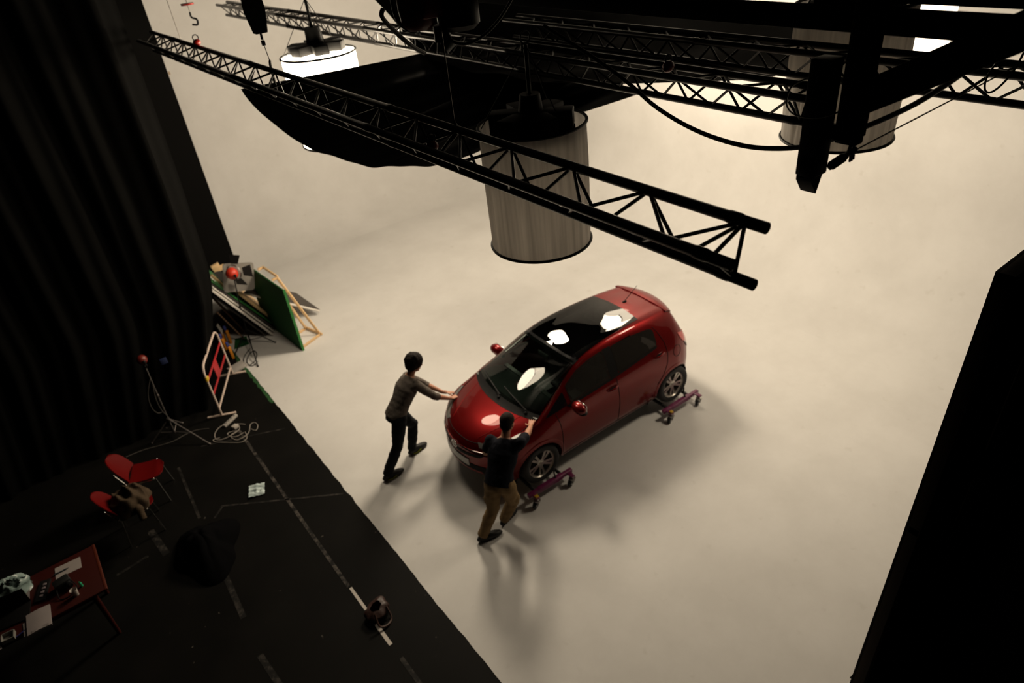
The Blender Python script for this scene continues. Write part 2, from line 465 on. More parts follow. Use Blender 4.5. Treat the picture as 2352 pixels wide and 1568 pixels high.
def patch(name, axis, poly, mats, parent, off=0.004, frit=0.0, res=0.05, th=0.012):
    """a shell laid on the body: 2D outline projected along an axis, with an inset border of mats[1]"""
    bm = bmesh.new()
    f = bm.faces.new([bm.verts.new((a, b, 0)) for a, b in poly])
    if frit:
        bmesh.ops.inset_region(bm, faces=[f], thickness=frit, use_even_offset=True)
        bm.faces.ensure_lookup_table()
        big = max(bm.faces, key=lambda q: q.calc_area())
        for q in bm.faces: q.material_index = 0 if q is big else 1
    xs = [p[0] for p in poly]; ys = [p[1] for p in poly]
    for ax, lo, hi in ((0, min(xs), max(xs)), (1, min(ys), max(ys))):
        n = int((hi-lo)/res)
        for i in range(1, n+1):
            co = V((0, 0, 0)); co[ax] = lo+(hi-lo)*i/(n+1); no = V((0, 0, 0)); no[ax] = 1
            bmesh.ops.bisect_plane(bm, geom=bm.verts[:]+bm.edges[:]+bm.faces[:], plane_co=co, plane_no=no)
    bad = []
    for v in bm.verts:
        p = proj(axis, v.co.x, v.co.y, off)
        if p is None: bad.append(v)
        else: v.co = p
    if bad: bmesh.ops.delete(bm, geom=bad, context='VERTS')
    bm.normal_update()
    d = {'top': V((0, 0, 1)), 'left': V((0, 1, 0)), 'right': V((0, -1, 0)), 'front': V((1, 0, 0)), 'rear': V((-1, 0, 0))}[axis]
    for q in bm.faces:
        if q.normal.dot(d) < 0: q.normal_flip()
    bm.normal_update()
    if th:
        nr = {v: v.normal.copy() for v in bm.verts}
        be = [e for e in bm.edges if len(e.link_faces) == 1]
        r = bmesh.ops.extrude_edge_only(bm, edges=be)
        nv = [g for g in r['geom'] if isinstance(g, bmesh.types.BMVert)]
        bm.normal_update()
        for v in nv: 
            src = min(nr, key=lambda w: (w.co-v.co).length)
            v.co = v.co-nr[src]*th
    me = bpy.data.meshes.new(name); bm.to_mesh(me); bm.free()
    for m in (mats if isinstance(mats, (list, tuple)) else [mats]): me.materials.append(m)
    me.shade_smooth(); me.set_sharp_from_angle(angle=R(40))
    o = bpy.data.objects.new(name, me); COL.objects.link(o); o.parent = parent
    return o
def seam(name, axis, pts, parent, r=0.0045, m=None, off=0.0015):
    P = []
    for i in range(len(pts)-1):
        a, b = V(pts[i]), V(pts[i+1]); n = max(2, int((b-a).length/.04))
        for k in range(n): P.append(a+(b-a)*k/n)
    P.append(V(pts[-1]))
    Q = [proj(axis, p.x, p.y, off) for p in P]; Q = [q for q in Q if q is not None]
    mb = MB(); mb.tube(Q, r, 6)
    return mb.build(name, m or BLK, parent)

car = thing('car', 'red five-door hatchback with black glass roof raised on wheel dollies, pushed by two men', 'car', CAR_LOC, CAR_RZ)

# outlines ------------------------------------------------------------------
def arc_pts(fn, a, b, n): return [fn(a+(b-a)*i/n) for i in range(n+1)]
WS = [(1.275-.155*(abs(y)/.69)**2.2, y) for y in [-.69+1.38*i/14 for i in range(15)]] + [(.415-.045*(abs(y)/.54)**2.2, y) for y in [.54-1.08*i/10 for i in range(11)]]
PR = [(.375-.045*(abs(y)/.53)**2.2, y) for y in [-.53+1.06*i/10 for i in range(11)]] + [(-.865, .465), (-.885, .2), (-.885, -.2), (-.865, -.465)]
COWL = [(1.385-.185*(abs(y)/.70)**2.2, y) for y in [-.70+1.40*i/14 for i in range(15)]] + [(1.235-.150*(abs(y)/.70)**2.2, y) for y in [.69-1.38*i/14 for i in range(15)]]
HOOD = [(1.985-.42*(abs(y)/.66)**2.6, y) for y in [-.66+1.32*i/18 for i in range(19)]] + [(1.39-.185*(abs(y)/.70)**2.2, y) for y in [.69-1.38*i/14 for i in range(15)]]
WF = rnd_poly([(.665, .985), (.66, 1.195), (.42, 1.318), (.18, 1.375), (-.06, 1.395), (-.035, 1.035)], .03)
WR = rnd_poly([(-.185, 1.05), (-.20, 1.395), (-.6, 1.385), (-.90, 1.355), (-.985, 1.325), (-.955, 1.125)], .05)
WQ = rnd_poly([(1.09, .952), (.725, .99), (.725, 1.15)], .02)
BP = [(-.04, 1.03), (-.06, 1.40), (-.20, 1.40), (-.185, 1.045)]
BELT = [(.74, .985), (.70, .957), (-.05, 1.005), (-.55, 1.055), (-.93, 1.095), (-.965, 1.125), (-.56, 1.085), (-.05, 1.035)]
DF = [(.96, .93), (.90, .62), (.90, .26), (-.14, .26), (-.13, 1.02), (-.13, 1.41), (.2, 1.39), (.45, 1.33), (.70, 1.20), (.96, 1.02)]
DR = [(-.13, 1.02), (-.14, .26), (-.86, .26), (-.90, .45), (-1.02, .62), (-1.10, .80), (-1.12, 1.06), (-1.02, 1.36), (-.6, 1.41), (-.13, 1.41)]
RG = [(y, z) for y, z in [(-.52, 1.06), (-.46, 1.37), (.46, 1.37), (.52, 1.06)]]

parts = {k: [] for k in ('body', 'hood', 'door_fl', 'door_rl', 'door_fr', 'door_rr')}
for f in CFc:
    c = sum((CV[i] for i in f), V())/len(f)
    a, b, top = (c.x, c.y), (c.x, c.z), c.z
    nz = (CV[f[1]]-CV[f[0]]).cross(CV[f[2]]-CV[f[0]])
    upish = abs(nz.z) > .35*nz.length and c.z > .7
    if abs(c.y) > .45 and any(math.hypot(c.x-hx, c.z-.30) < .375 for hx in (1.255, -1.255)): continue      # wheel openings
    if upish and ((inpoly(a, WS) and dist_edge(a, WS) > .028) or (inpoly(a, PR) and dist_edge(a, PR) > .03)): continue
    sideish = abs(c.y) > .5 and not (upish and abs(c.y) < .56)
    if sideish and c.z > .9:
        if any(inpoly(b, w) and dist_edge(b, w) > .02 for w in (WF, WR)): continue
    if c.x < -1.4 and inpoly((c.y, c.z), RG) and dist_edge((c.y, c.z), RG) > .03 and abs(c.y) < .52 and c.z > 1.05: continue
    if upish and inpoly(a, HOOD) and c.x > 1.15: parts['hood'].append(f); continue
    if abs(c.y) > .5 and inpoly(b, DF): parts['door_fl' if c.y > 0 else 'door_fr'].append(f); continue
    if abs(c.y) > .5 and inpoly(b, DR): parts['door_rl' if c.y > 0 else 'door_rr'].append(f); continue
    parts['body'].append(f)
# vertex normals of the whole shell so that panels shade continuously
vn = [V() for _ in CV]
for f in CFc:
    nn = (CV[f[1]]-CV[f[0]]).cross(CV[f[-1]]-CV[f[0]])
    c = sum((CV[i] for i in f), V())/len(f)
    if nn.dot(c-V((max(-1.2, min(1.3, c.x))*.9, 0, .6))) < 0: nn = -nn
    for i in f: vn[i] += nn
vn = [n.normalized() if n.length > 0 else V((0, 0, 1)) for n in vn]
def panel(name, fs):
    used = sorted({i for f in fs for i in f}); mp = {u: k for k, u in enumerate(used)}
    me = bpy.data.meshes.new(name)
    F2 = []
    for f in fs:
        nn = (CV[f[1]]-CV[f[0]]).cross(CV[f[2]]-CV[f[0]])
        g = tuple(mp[i] for i in f)
        F2.append(g if nn.dot(sum((vn[i] for i in f), V())) > 0 else tuple(reversed(g)))
    me.from_pydata([tuple(CV[u]) for u in used], [], F2); me.materials.append(RED); me.shade_smooth()
    me.normals_split_custom_set_from_vertices([tuple(vn[u]) for u in used])
    o = bpy.data.objects.new(name, me); COL.objects.link(o); o.parent = car
    return o
body = panel('body', parts['body'])
hood = panel('hood', parts['hood'])
doors = {k: panel('door', parts[k]) for k in ('door_fl', 'door_rl', 'door_fr', 'door_rr')}

# glass ----------------------------------------------------------------------
tag(patch('windscreen', 'top', WS, [GL_W, BLKG], car, .005, .035, .06), 'clear windscreen with black border')
tag(patch('glass_roof', 'top', PR, [GL_R, BLKG], car, .005, .03, .08), 'black glass roof panel')
HDR = [(.455-.045*(abs(y)/.55)**2.2, y) for y in [-.55+1.1*i/10 for i in range(11)]] + [(.35-.045*(abs(y)/.54)**2.2, y) for y in [.54-1.08*i/10 for i in range(11)]]
patch('header_trim', 'top', HDR, BLKG, car, .0035, 0, .06)
patch('cowl', 'top', COWL, BLK, car, .004, 0, .05)
for s, df, dr in (('left', 'door_fl', 'door_rl'), ('right', 'door_fr', 'door_rr')):
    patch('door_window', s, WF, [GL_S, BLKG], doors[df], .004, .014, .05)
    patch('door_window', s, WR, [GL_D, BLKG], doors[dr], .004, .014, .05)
    patch('quarter_window', s, WQ, [BLKG], car, .004, 0, .05)
    patch('pillar_trim', s, BP, BLK, car, .003, 0, .06)
    patch('belt_trim', s, BELT, BLK, car, .005, 0, .05)
    seam('door_gap', s, [(.93, .945), (.90, .80), (.885, .55), (.885, .235), (-.14, .235), (-.155, .6), (-.13, 1.0)], doors[df])
    seam('door_gap', s, [(-.14, .235), (-.83, .235)], doors[dr])
    seam('door_gap', s, [(-.90, .50), (-1.0, .62), (-1.085, .78), (-1.115, .95), (-1.10, 1.12), (-1.04, 1.28), (-.99, 1.35)], doors[dr])
    sg = 1 if s == 'left' else -1
    for d, x, z in ((df, -.03, .885), (dr, -.94, .985)):
        p = proj(s, x, z, 0)
        mb = MB(); mb.ell(p-V((0, .004*sg, .012)), (.075, .012, .03), None, 16, 8)
        mb.build('handle_recess', BLK, doors[d])
        mb = MB(); pp = spl([p+V((.085, .008*sg, .002)), p+V((.05, .034*sg, .006)), p+V((-.03, .036*sg, .008)), p+V((-.095, .008*sg, .006))], 5)
        mb.tube(pp, .0135, 8); mb.build('door_handle', RED, doors[d])
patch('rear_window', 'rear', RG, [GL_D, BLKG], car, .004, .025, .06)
ring = [(-1.315+.082*math.cos(a), .895+.082*math.sin(a)) for a in [2*math.pi*i/28 for i in range(29)]]
seam('fuel_flap', 'left', ring, car, .0035)
seam('hood_gap', 'top', [(x, y) for x, y in HOOD[:19]], hood, .004)
seam('hood_gap', 'top', [(1.57, .655), (1.45, .675), (1.22, .69)], hood, .004)
seam('hood_gap', 'top', [(1.57, -.655), (1.45, -.675), (1.22, -.69)], hood, .004)
for s in (1, -1):      # creases running up the bonnet
    seam('hood_crease', 'top', [(1.88, .30*s), (1.6, .42*s), (1.30, .50*s)], hood, .006, RED, -.002)

# lamps, grille, plate -------------------------------------------------------
for s in (1, -1):
    HL = [(1.895, .34*s), (1.83, .47*s), (1.72, .56*s), (1.58, .635*s), (1.44, .685*s), (1.46, .71*s), (1.58, .69*s), (1.70, .655*s), (1.79, .60*s), (1.865, .51*s), (1.92, .40*s)]
    patch('headlamp', 'top', HL, LAMPG, car, .006, 0, .04)
    side = 'left' if s > 0 else 'right'
    TLp = rnd_poly([(-1.50, 1.08), (-1.40, 1.12), (-1.46, .99), (-1.60, .83), (-1.66, .84), (-1.62, 1.03)], .03)
    patch('tail_lamp', side, TLp, [TAILR], car, .008, 0, .04)
    CLp = rnd_poly([(-1.56, .90), (-1.50, .96), (-1.60, .80), (-1.66, .79)], .02)
    patch('reversing_lamp', side, CLp, LAMPG, car, .012, 0, .04)
    FG = rnd_poly([(.44*s, .27), (.60*s, .31), (.63*s, .43), (.46*s, .40)], .03)
    patch('fog_lamp_surround', 'front', FG, BLK, car, .006, 0, .04)
patch('upper_grille', 'front', rnd_poly([(-.50, .635), (-.12, .60), (.12, .60), (.50, .635), (.44, .585), (.12, .545), (-.12, .545), (-.44, .585)], .02), BLK, car, .006, 0, .04)
patch('lower_grille', 'front', rnd_poly([(-.52, .43), (.52, .43), (.40, .245), (-.40, .245)], .05), BLK, car, .006, 0, .05)
pl = patch('number_plate', 'front', [(-.26, .385), (.26, .385), (.26, .495), (-.26, .495)], mat('plate_white', (.6, .6, .58), .4), car, .014, 0, .06, .012)
# the badge on the nose: three crossing chrome ovals
mb = MB()
def oval(cy, cz, ry, rz, r):
    P = []
    for i in range(24):
        a = 2*math.pi*i/24; q = proj('front', cy+ry*math.cos(a), cz+rz*math.sin(a), .014)
        if q is not None: P.append(q)
    mb.tube(P, r, 6, True)
oval(0, .625, .062, .042, .005); oval(0, .625, .022, .040, .004); oval(0, .642, .044, .020, .004)
mb.build('badge', CHROME, car)
P = [proj('front', y, .655+.012*(abs(y)/.5), .006) for y in [-.52+1.04*i/24 for i in range(25)]]
mb = MB(); mb.tube([p for p in P if p], .006, 6); mb.build('chrome_strip', CHROME, car)
# rear spoiler
mb = MB()
mb.sheet(lambda u, v: V((-1.36-.20*v-.0+.10*(abs(u-.5)*2)**2*v, -.52+1.04*u, 1.455-.045*v-.045*(abs(u-.5)*2)**2.5+.016*math.sin(math.pi*v))), 16, 6, .022)
mb.build('spoiler', RED, car)
# wipers, aerial, mirrors
for y0, y1, x0 in ((.52, -.02, 1.25), (.02, -.52, 1.27)):
    P = [proj('top', x0+.0-(.09*k/8)-(.155*(abs(y0+(y1-y0)*k/8)/.69)**2.2)*.6, y0+(y1-y0)*k/8, .022) for k in range(9)]
    mb = MB(); mb.tube([p for p in P if p], .008, 6)
    b = proj('top', x0+.03-.1*(abs(y0)/.69)**2, y0, .01); mb.tube([b, P[1], P[5]], .012, 6); mb.ell(b, (.025, .025, .015), None, 10, 6)
    mb.build('wiper', BLK, car)
a = proj('top', -1.05, 0, 0)
mb = MB(); mb.ell(a, (.045, .022, .02), None, 12, 8); mb.cyl(a+V((0, 0, .01)), a+V((-.26, 0, .17)), .006, .0035, 8)
mb.build('aerial', BLK, car)
for s, k in ((1, 'door_fl'), (-1, 'door_fr')):
    mb = MB()
    T = M4.Translation(V((.66, .935*s, 1.005))) @ M4.Rotation(R(-8*s), 4, 'Z')
    mb.ell((0, 0, 0), (.085, .125, .075), T, 20, 12)
    for i, p in enumerate(mb.v):
        q = T.inverted() @ V(p)
        if q.x < -.045: q.x = -.045
        mb.v[i] = tuple(T @ q)
    mm = mb.build('door_mirror', RED, doors[k])
    mb = MB(); mb.ell((.635, .935*s, .925), (.07, .11, .014), None, 16, 6); mb.tube([V((.66, .78*s, .955)), V((.65, .86*s, .955))], .03, 8)
    mb.build('mirror_foot', BLK, doors[k])
    mb = MB(); mb.box((.611, .935*s, 1.005), (.006, .19, .11), None, 0, .002); mb.build('mirror_glass', CHROME, doors[k])

# cabin seen through the glass -----------------------------------------------
mb = MB()
mb.box((.05, 0, .36), (2.2, 1.42, .06))
mb.sheet(lambda u, v: V((1.20-.50*v, -.70+1.40*u, .955-.02*v-.10*v**3)), 8, 6, .03)
mb.box((.70, 0, .68), (.06, 1.36, .42))
mb.build('dashboard', INTG, car)
mb = MB(); mb.lathe([(.185+.016*math.cos(a), .016*math.sin(a)) for a in [2*math.pi*i/8 for i in range(8)]], 28, 0, TR((.50, .36, .88), 0, 0, R(-62)), True)
mb.box((.50, .36, .88), (.03, .34, .05), None, 0, .01); mb.cyl((.52, .36, .88), (.72, .36, .80), .04, .05)
mb.build('steering_wheel', INTD, car)
def seat(x, y, w, h):
    mb = MB(); mb.box((x+.12, y, .48), (.50, w, .16), None, 0, .05)
    mb.box((x-.15, y, .78), (.15, w, .62*h), TR((0, 0, 0)), 0, .05)
    mb.box((x-.20, y, 1.14), (.09, .24, .17), None, 0, .035)
    mb.build('seat', INTD, car)
seat(.15, .36, .50, 1); seat(.15, -.36, .50, 1); seat(-.70, .36, .60, 1); seat(-.70, -.36, .60, 1)
mb = MB(); p = proj('top', .52, 0, -.09); mb.box(p, (.03, .22, .07), None, 0, .012); mb.build('rear_view_mirror', INTD, car)
# underbody and arch liners
mb = MB(); mb.box((.1, 0, .27), (3.3, 1.0, .10)); mb.box((0, 0, .26), (1.75, 1.50, .12))
for hx in (1.255, -1.255):
    for s in (1, -1):
        n = 20
        for k in range(n):
            a0, a1 = math.pi*k/n-.25, math.pi*(k+1)/n-.25
            if k == n-1: a1 = math.pi+.25
            mb.add([(hx+.345*math.cos(a), y*s, .30+.345*math.sin(a)) for a in (a0, a1) for y in (.52, .77)], [(0, 1, 3, 2)])
        mb.lathe([(.0, 0), (.345, 0)], 28, 0, TR((hx, .52*s, .30), 0, R(90)))
mb.build('underbody', BLK, car)

for hx in (1.255, -1.255):
    for side in ('left', 'right'):
        sg = 1 if side == 'left' else -1
        rows = []
        for k in range(45):
            a = R(-22)+R(224)*k/44; row = []
            for r in (.412, .395, .375, .356, .346):
                q = proj(side, hx+r*math.cos(a), .30+r*math.sin(a), .004 if r < .41 else -.004)
                if q is None or abs(q.y) < .60: row = None; break
                row.append(q)
            if row:
                row += [row[-1]-V((0, .02*sg, 0)), row[-1]-V((0, .09*sg, 0))]; rows.append(row)
        w_ = len(rows[0])
        mb = MB(); mb.add([q for r in rows for q in r], [(k*w_+c, k*w_+c+1, (k+1)*w_+c+1, (k+1)*w_+c) for k in range(len(rows)-1) for c in range(w_-1)])
        mb.build('wheel_arch_flare', RED, car)
# wheels -----------------------------------------------------------------------
def make_wheel(hx, s):
    T = TR((hx, .738*s, .30), 0, R(-90)*s)     # local z points outwards
    mb = MB()
    prof = [(.205, -.085), (.24, -.098), (.275, -.098), (.292, -.085), (.299, -.06), (.30, 0), (.299, .06), (.292, .085), (.275, .098), (.24, .098), (.207, .085), (.20, .07), (.20, -.07)]
    mb.lathe(prof, 48, 0, T, True)
    w = mb.build('wheel', RUB, car)
    mb = MB()
    mb.lathe([(.208, .088), (.214, .082), (.205, .07), (.188, .066), (.186, -.06), (.196, -.07), (.20, .07)], 48, 0, T, True)
    for k in range(5):
        a = 2*math.pi*k/5+.3
        for d in (-.14, .14):
            p0 = V((.045*math.cos(a+d*1.5), .045*math.sin(a+d*1.5), .06)); p1 = V((.197*math.cos(a+d*1.35), .197*math.sin(a+d*1.35), .068))
            t = (p1-p0).normalized(); nn = V((-t.y, t.x, 0)); q = []
            for P, wd in ((p0, .015), (p1, .019)):
                q += [P+nn*wd, P-nn*wd, P-nn*wd*.8-V((0, 0, .03)), P+nn*wd*.8-V((0, 0, .03))]
            mb.add(q, [(0, 1, 5, 4), (1, 2, 6, 5), (2, 3, 7, 6), (3, 0, 4, 7)], 0, T)
    mb.lathe([(0, .075), (.03, .074), (.036, .066), (.06, .062), (.062, .03), (0, .03)], 28, 0, T)
    mb.build('rim', ALLOY, w)
    mb = MB(); mb.lathe([(0, -.02), (.15, -.02), (.15, -.035), (0, -.035)], 28, 0, T); mb.build('brake_disc', mat('brake_iron', (.05, .048, .045), .4, .8), w)
    return w
for hx in (1.255, -1.255):
    for s in (1, -1): make_wheel(hx, s)

# the four wheel dollies --------------------------------------------------------
PURP = mat('purple_enamel', (.15, .012, .075), .4, .1, .3)
STEEL = mat('zinc_steel', (.42, .41, .39), .35, .9)
CAST = mat('caster_rubber', (.012, .012, .013), .6)
CASTW = mat('caster_disc', (.42, .42, .43), .4)
def make_dolly(loc, rz, label):
    """local: x along the wheel's rolling direction, +y outwards, origin below the tyre centre on the floor"""
    t = thing('wheel_dolly', label, 'dolly', loc, rz, 'wheel dollies under the car')
    Y0 = .23
    mb = MB(); mb.box((.0, Y0, .155), (.74, .055, .06), None, 0, .008); mb.box((.0, Y0, .155), (.40, .068, .072), None, 0, .008)
    mb.build('main_tube', PURP, t)
    for sx in (-1, 1):
        mb = MB(); mb.cyl((sx*.225, Y0, .125), (sx*.225, -.20, .125), .024, n=12); mb.build('roller_arm', CAST, t)
        for y in ((Y0+.10, -.20)):
            xx = sx*(.30 if y > 0 else .225)
            mb = MB(); mb.lathe([(.0, -.022), (.045, -.022), (.052, -.015), (.052, .015), (.045, .022), (0, .022)], 20, 0, TR((xx+.035, y, .052), R(25), R(90)))
            c = mb.build('caster', CAST, t)
            mb = MB()
            for q in (-1, 1): mb.lathe([(0, .023*q), (.028, .023*q), (.028, .026*q), (0, .026*q)], 16, 0, TR((xx+.035, y, .052), R(25), R(90)))
            mb.build('caster_hub', CASTW, c)
            mb = MB()
            for q in (-1, 1):
                o = V((xx, y, 0))+(rotz(R(25)) @ V((0, .034*q, 0)))
                mb.tube([o+V((.035, 0, .052)), o+V((.0, 0, .112))], .009, 8)
            mb.lathe([(0, .108), (.045, .108), (.045, .124), (.0, .124)], 16, 0, TR((xx, y, 0)))
            mb.cyl((xx, y, .12), (xx, y, .165), .016); mb.build('caster_fork', STEEL, c)
            if y > 0:
                mb = MB(); mb.box((xx, (Y0+y)/2, .165), (.06, .16, .02), None, 0, .004); mb.build('caster_bracket', PURP, t)
    mb = MB(); mb.tube([(-.1, Y0, .19), (-.1, Y0-.03, .25), (-.12, Y0-.05, .33)], .012, 8); mb.build('pedal', CAST, t)
    mb = MB(); mb.box((.30, Y0+.10, .19), (.05, .05, .015), None, 0, .003); mb.build('yellow_tag', mat('yellow_paint', (.5, .3, .01), .5), t)
    return t
def car_to_world(x, y, z=0):
    return CAR_LOC+(rotz(CAR_RZ) @ V((x, y, z)))
for hx, s, lab in ((1.255, 1, 'purple wheel dolly under the near front wheel, right of the khaki-trousered man'),
                   (-1.255, 1, 'purple wheel dolly under the near rear wheel of the car'),
                   (1.255, -1, 'wheel dolly under the far front wheel, hidden behind the car body'),
                   (-1.255, -1, 'wheel dolly under the far rear wheel, hidden behind the car body')):
    p = car_to_world(hx, .738*s)
    make_dolly((p.x, p.y, 0), CAR_RZ+(0 if s > 0 else math.pi), lab)
# ================================================================== space lights
def silk_mat(name, col, strength):
    m = bpy.data.materials.new(name); m.use_nodes = True
    nt = m.node_tree; b = nt.nodes['Principled BSDF']
    b.inputs['Base Color'].default_value = (*col, 1); b.inputs['Roughness'].default_value = .8
    if strength:
        b.inputs['Emission Color'].default_value = (*LAMP_COL, 1); b.inputs['Emission Strength'].default_value = strength
    return m
FRAME = mat('lamp_frame', (.005, .005, .005), .6, .0, spec=.12)
def space_light(loc, label, on=None, r=.435, h=1.0):
    """loc = centre of the bottom hoop"""
    t = thing('space_light', label, 'lamp', loc, 0, 'space lights over the stage' if on else None)
    mb = MB()
    N = 200
    def sk(u, v):
        a = 2*math.pi*u
        f = 1+(.018*math.sin(a*23+2*math.sin(a*3)+v)+.014*math.sin(a*41+1.7-1.5*v)*math.sin(a*5))*(0.4 if on else 1)*math.sin(math.pi*min(1, max(0, v*.96+.02)))
        return V((r*f*math.cos(a), r*f*math.sin(a), .004+(h+.026)*v))
    mb.grid(sk, N, 8)
    mb.build('silk_skirt', silk_mat('burning_skirt', (.8, .8, .78), on[1]) if on else SILK_OFF, t, sharp=0)
    mb = MB(); mb.lathe([(0, .006), (r*.995, .006)], 48); mb.build('silk_base', silk_mat('burning_base', (.8, .8, .78), on[0]) if on else SILK_OFF, t)
    for z in (.0, h+.03):
        mb = MB(); mb.lathe([(r*1.012+.013*math.cos(a), z+.013*math.sin(a)) for a in [2*math.pi*i/8 for i in range(8)]], 56, 0, None, True)
        mb.build('hoop', FRAME, t)
    if on:
        mb = MB()
        for k in range(3): mb.box((0, 0, h+.10), (r*1.5, .17, .10), rotz(k*math.pi/3*1.0+.3), 0, .01)
        mb.cyl((0, 0, h+.05), (0, 0, h+.32), .11, .09); mb.build('lamp_head', FRAME, t)
    else:
        mb = MB(); mb.lathe([(0, h-.10), (r*.80, h-.10), (r*.80, h-.02)], 48)
        mb.build('lamp_pan', FRAME, t)
        for k in range(10):
            pass
        mb = MB()
        for k in range(3): mb.box((0, 0, h+.06), (r*1.55, .17, .14), rotz(k*math.pi/3+.25), 0, .01)
        mb.cyl((0, 0, h+.02), (0, 0, h+.26), .12, .08); mb.build('lamp_head', FRAME, t)
    mb = MB()
    top = V((0, 0, h+.62))
    for k in range(3):
        a = 2*math.pi*k/3+.5; mb.cyl((r*.95*math.cos(a), r*.95*math.sin(a), h+.03), top, .004, n=6)
    mb.lathe([(.045+.006*math.cos(a), .006*math.sin(a)) for a in [2*math.pi*i/8 for i in range(8)]], 20, 0, TR(top+V((0, 0, .05)), 0, R(90)), True)
    mb.cyl((0, 0, h+.2), top, .018, n=8)
    mb.build('bridle', FRAME, t)
    return t
def translucent(name, col, tr):
    m = mat(name, col, .8, spec=.1); nt = m.node_tree; b = nt.nodes['Principled BSDF']
    t = nt.nodes.new('ShaderNodeBsdfTranslucent'); t.inputs[0].default_value = (*col, 1)
    tc = nt.nodes.new('ShaderNodeTexCoord'); mp = nt.nodes.new('ShaderNodeMapping'); mp.inputs['Scale'].default_value = (9, 9, .35)
    nz = nt.nodes.new('ShaderNodeTexNoise'); nz.inputs['Scale'].default_value = 1.6; nz.inputs['Detail'].default_value = 4
    rp = nt.nodes.new('ShaderNodeValToRGB'); e = rp.color_ramp.elements
    e[0].position, e[0].color = .36, (*[c*.70 for c in col], 1); e[1].position, e[1].color = .66, (*[min(1, c*1.10) for c in col], 1)  # streaks in the colour paint the light and shade of the silk folds
    nt.links.new(tc.outputs['Object'], mp.inputs[0]); nt.links.new(mp.outputs[0], nz.inputs['Vector']); nt.links.new(nz.outputs['Fac'], rp.inputs[0])
    nt.links.new(rp.outputs[0], t.inputs[0]); nt.links.new(rp.outputs[0], b.inputs['Base Color'])
    x = nt.nodes.new('ShaderNodeMixShader'); x.inputs[0].default_value = tr
    nt.links.new(b.outputs[0], x.inputs[1]); nt.links.new(t.outputs[0], x.inputs[2]); nt.links.new(x.outputs[0], nt.nodes['Material Output'].inputs[0])
    return m
SILK_OFF = translucent('grey_silk', (.78, .745, .70), .58)
space_light((3.30, 8.32, 4.36), 'burning drum lamp at upper left, its black head and white rim showing above the cloth', LAMPS[0])
space_light((6.15, 9.1, 4.2), 'burning drum lamp behind the black cloths at top centre', LAMPS[1])
space_light((9.1, 8.8, 4.3), 'burning drum lamp hidden beyond the second black cloth', LAMPS[2])
space_light((8.5, 4.0, 4.7), 'burning drum lamp at upper right behind the unlit grey drum', LAMPS[3])
space_light((3.38, 4.40, 4.18), 'large unlit grey drum lamp hanging above the car behind the front truss')
space_light((5.56, 3.04, 4.78), 'unlit grey drum lamp at upper right behind the black posts')
# ================================================================== rigging overhead
STEELB = mat('black_truss_paint', (.008, .0075, .007), .35, .2, spec=.4)
IRON = mat('black_iron', (.005, .005, .005), .5, .1, spec=.2)
TIMBERB = mat('dark_timber', (.006, .0045, .0035), .8, var=.3, vscale=6, spec=.08)
WIRE = mat('wire_rope', (.10, .09, .08), .4, .8)
REDP = mat('red_enamel', (.30, .012, .008), .35)
CLOTH = mat('black_satin_cloth', (.006, .0058, .006), .38, bump=.15, bscale=120, spec=.35)

def truss(label, chords, y0, y1, pitch=.5, r=.025, rl=.0092, spig=True):
    """triangular lattice truss along Y; chords = three (x, z)"""
    t = thing('lattice_truss', label, 'truss', (chords[0][0], y0, chords[0][1]))
    o = V((chords[0][0], y0, chords[0][1]))
    for c in chords:
        a, b = V((c[0], y0, c[1]))-o, V((c[0], y1, c[1]))-o
        prof = [(r, 0)]; k = .15
        while k < y1-y0-.1:
            prof += [(r, k-.035), (r*1.13, k-.025), (r*1.13, k+.025), (r, k+.035)]; k += 2.9
        mb = MB(); mb.lathe(prof+[(r, y1-y0), (r*.8, y1-y0), (r*.8, 0)], 14, 0, TR(a, 0, R(-90)), True)
        ch = mb.build('chord', STEELB, t)
    for q in range(3):
        A, B = chords[q], chords[(q+1) % 3]; P = []
        y = y0+.10; k = q % 2
        while y < y1-.05:
            c = (A, B)[k % 2]; P.append(V((c[0], y, c[1]))-o); y += pitch/2 if k % 2 == 0 else pitch/2*.85; k += 1
        mb = MB()
        for i in range(len(P)-1): mb.cyl(P[i], P[i+1], rl, n=8)
        mb.cyl(V((A[0], y0+.10, A[1]))-o, V((B[0], y0+.10, B[1]))-o, rl, n=8)
        mb.build('lattice', STEELB, t)
    return t
truss('front black lattice truss ending in three open tubes above the car', [(2.16, 5.36), (2.00, 5.514), (2.203, 5.596)], 1.42, 11.5, .56)
truss('black lattice truss behind the front one, carrying the near edge of the dark cloths', [(4.08, 5.36), (4.155, 5.565), (3.96, 5.545)], 2.38, 14.2, .5)
truss('black lattice truss at the upper right passing in front of the unlit drum', [(4.92, 5.405), (4.99, 5.61), (4.80, 5.595)], .9, 6.6, .5)

# ---- the sagging overhead cloths ------------------------------------------------
def px_z(x, y, z):
    d = CR*(x-1176)-CU*(y-784)+CF*FPX; return V((0, 0, CAM_H))+d*((z-CAM_H)/d.z)
C_FL, C_FR, C_NL, C_NR = px_z(553, 204, 5.28), px_z(1150, 84, 5.34), px_z(1110, 338, 4.95), px_z(1475, 213, 4.95)
def cloth1(u, v):
    """u from the free left edge to the right, v from the near edge to the far one"""
    p = (C_NL*(1-u)+C_NR*u)*(1-v)+(C_FL*(1-u)+C_FR*u)*v
    s = max(0, 4*v*(1-v))
    drop = .44*s**.75*(1-u)**1.7*(.80+.72*v)
    sag = .10*4*u*(1-u)*s
    fold = (.042*math.sin(v*23+u*2.5)+.016*math.sin(v*51+u*6))*math.sin(math.pi*min(1, u*.9+.08))*(.3+s)
    return V((p.x+.04*s*(1-u), p.y, p.z-drop-sag+fold))
mb = MB(); mb.sheet(cloth1, 40, 90, .006)
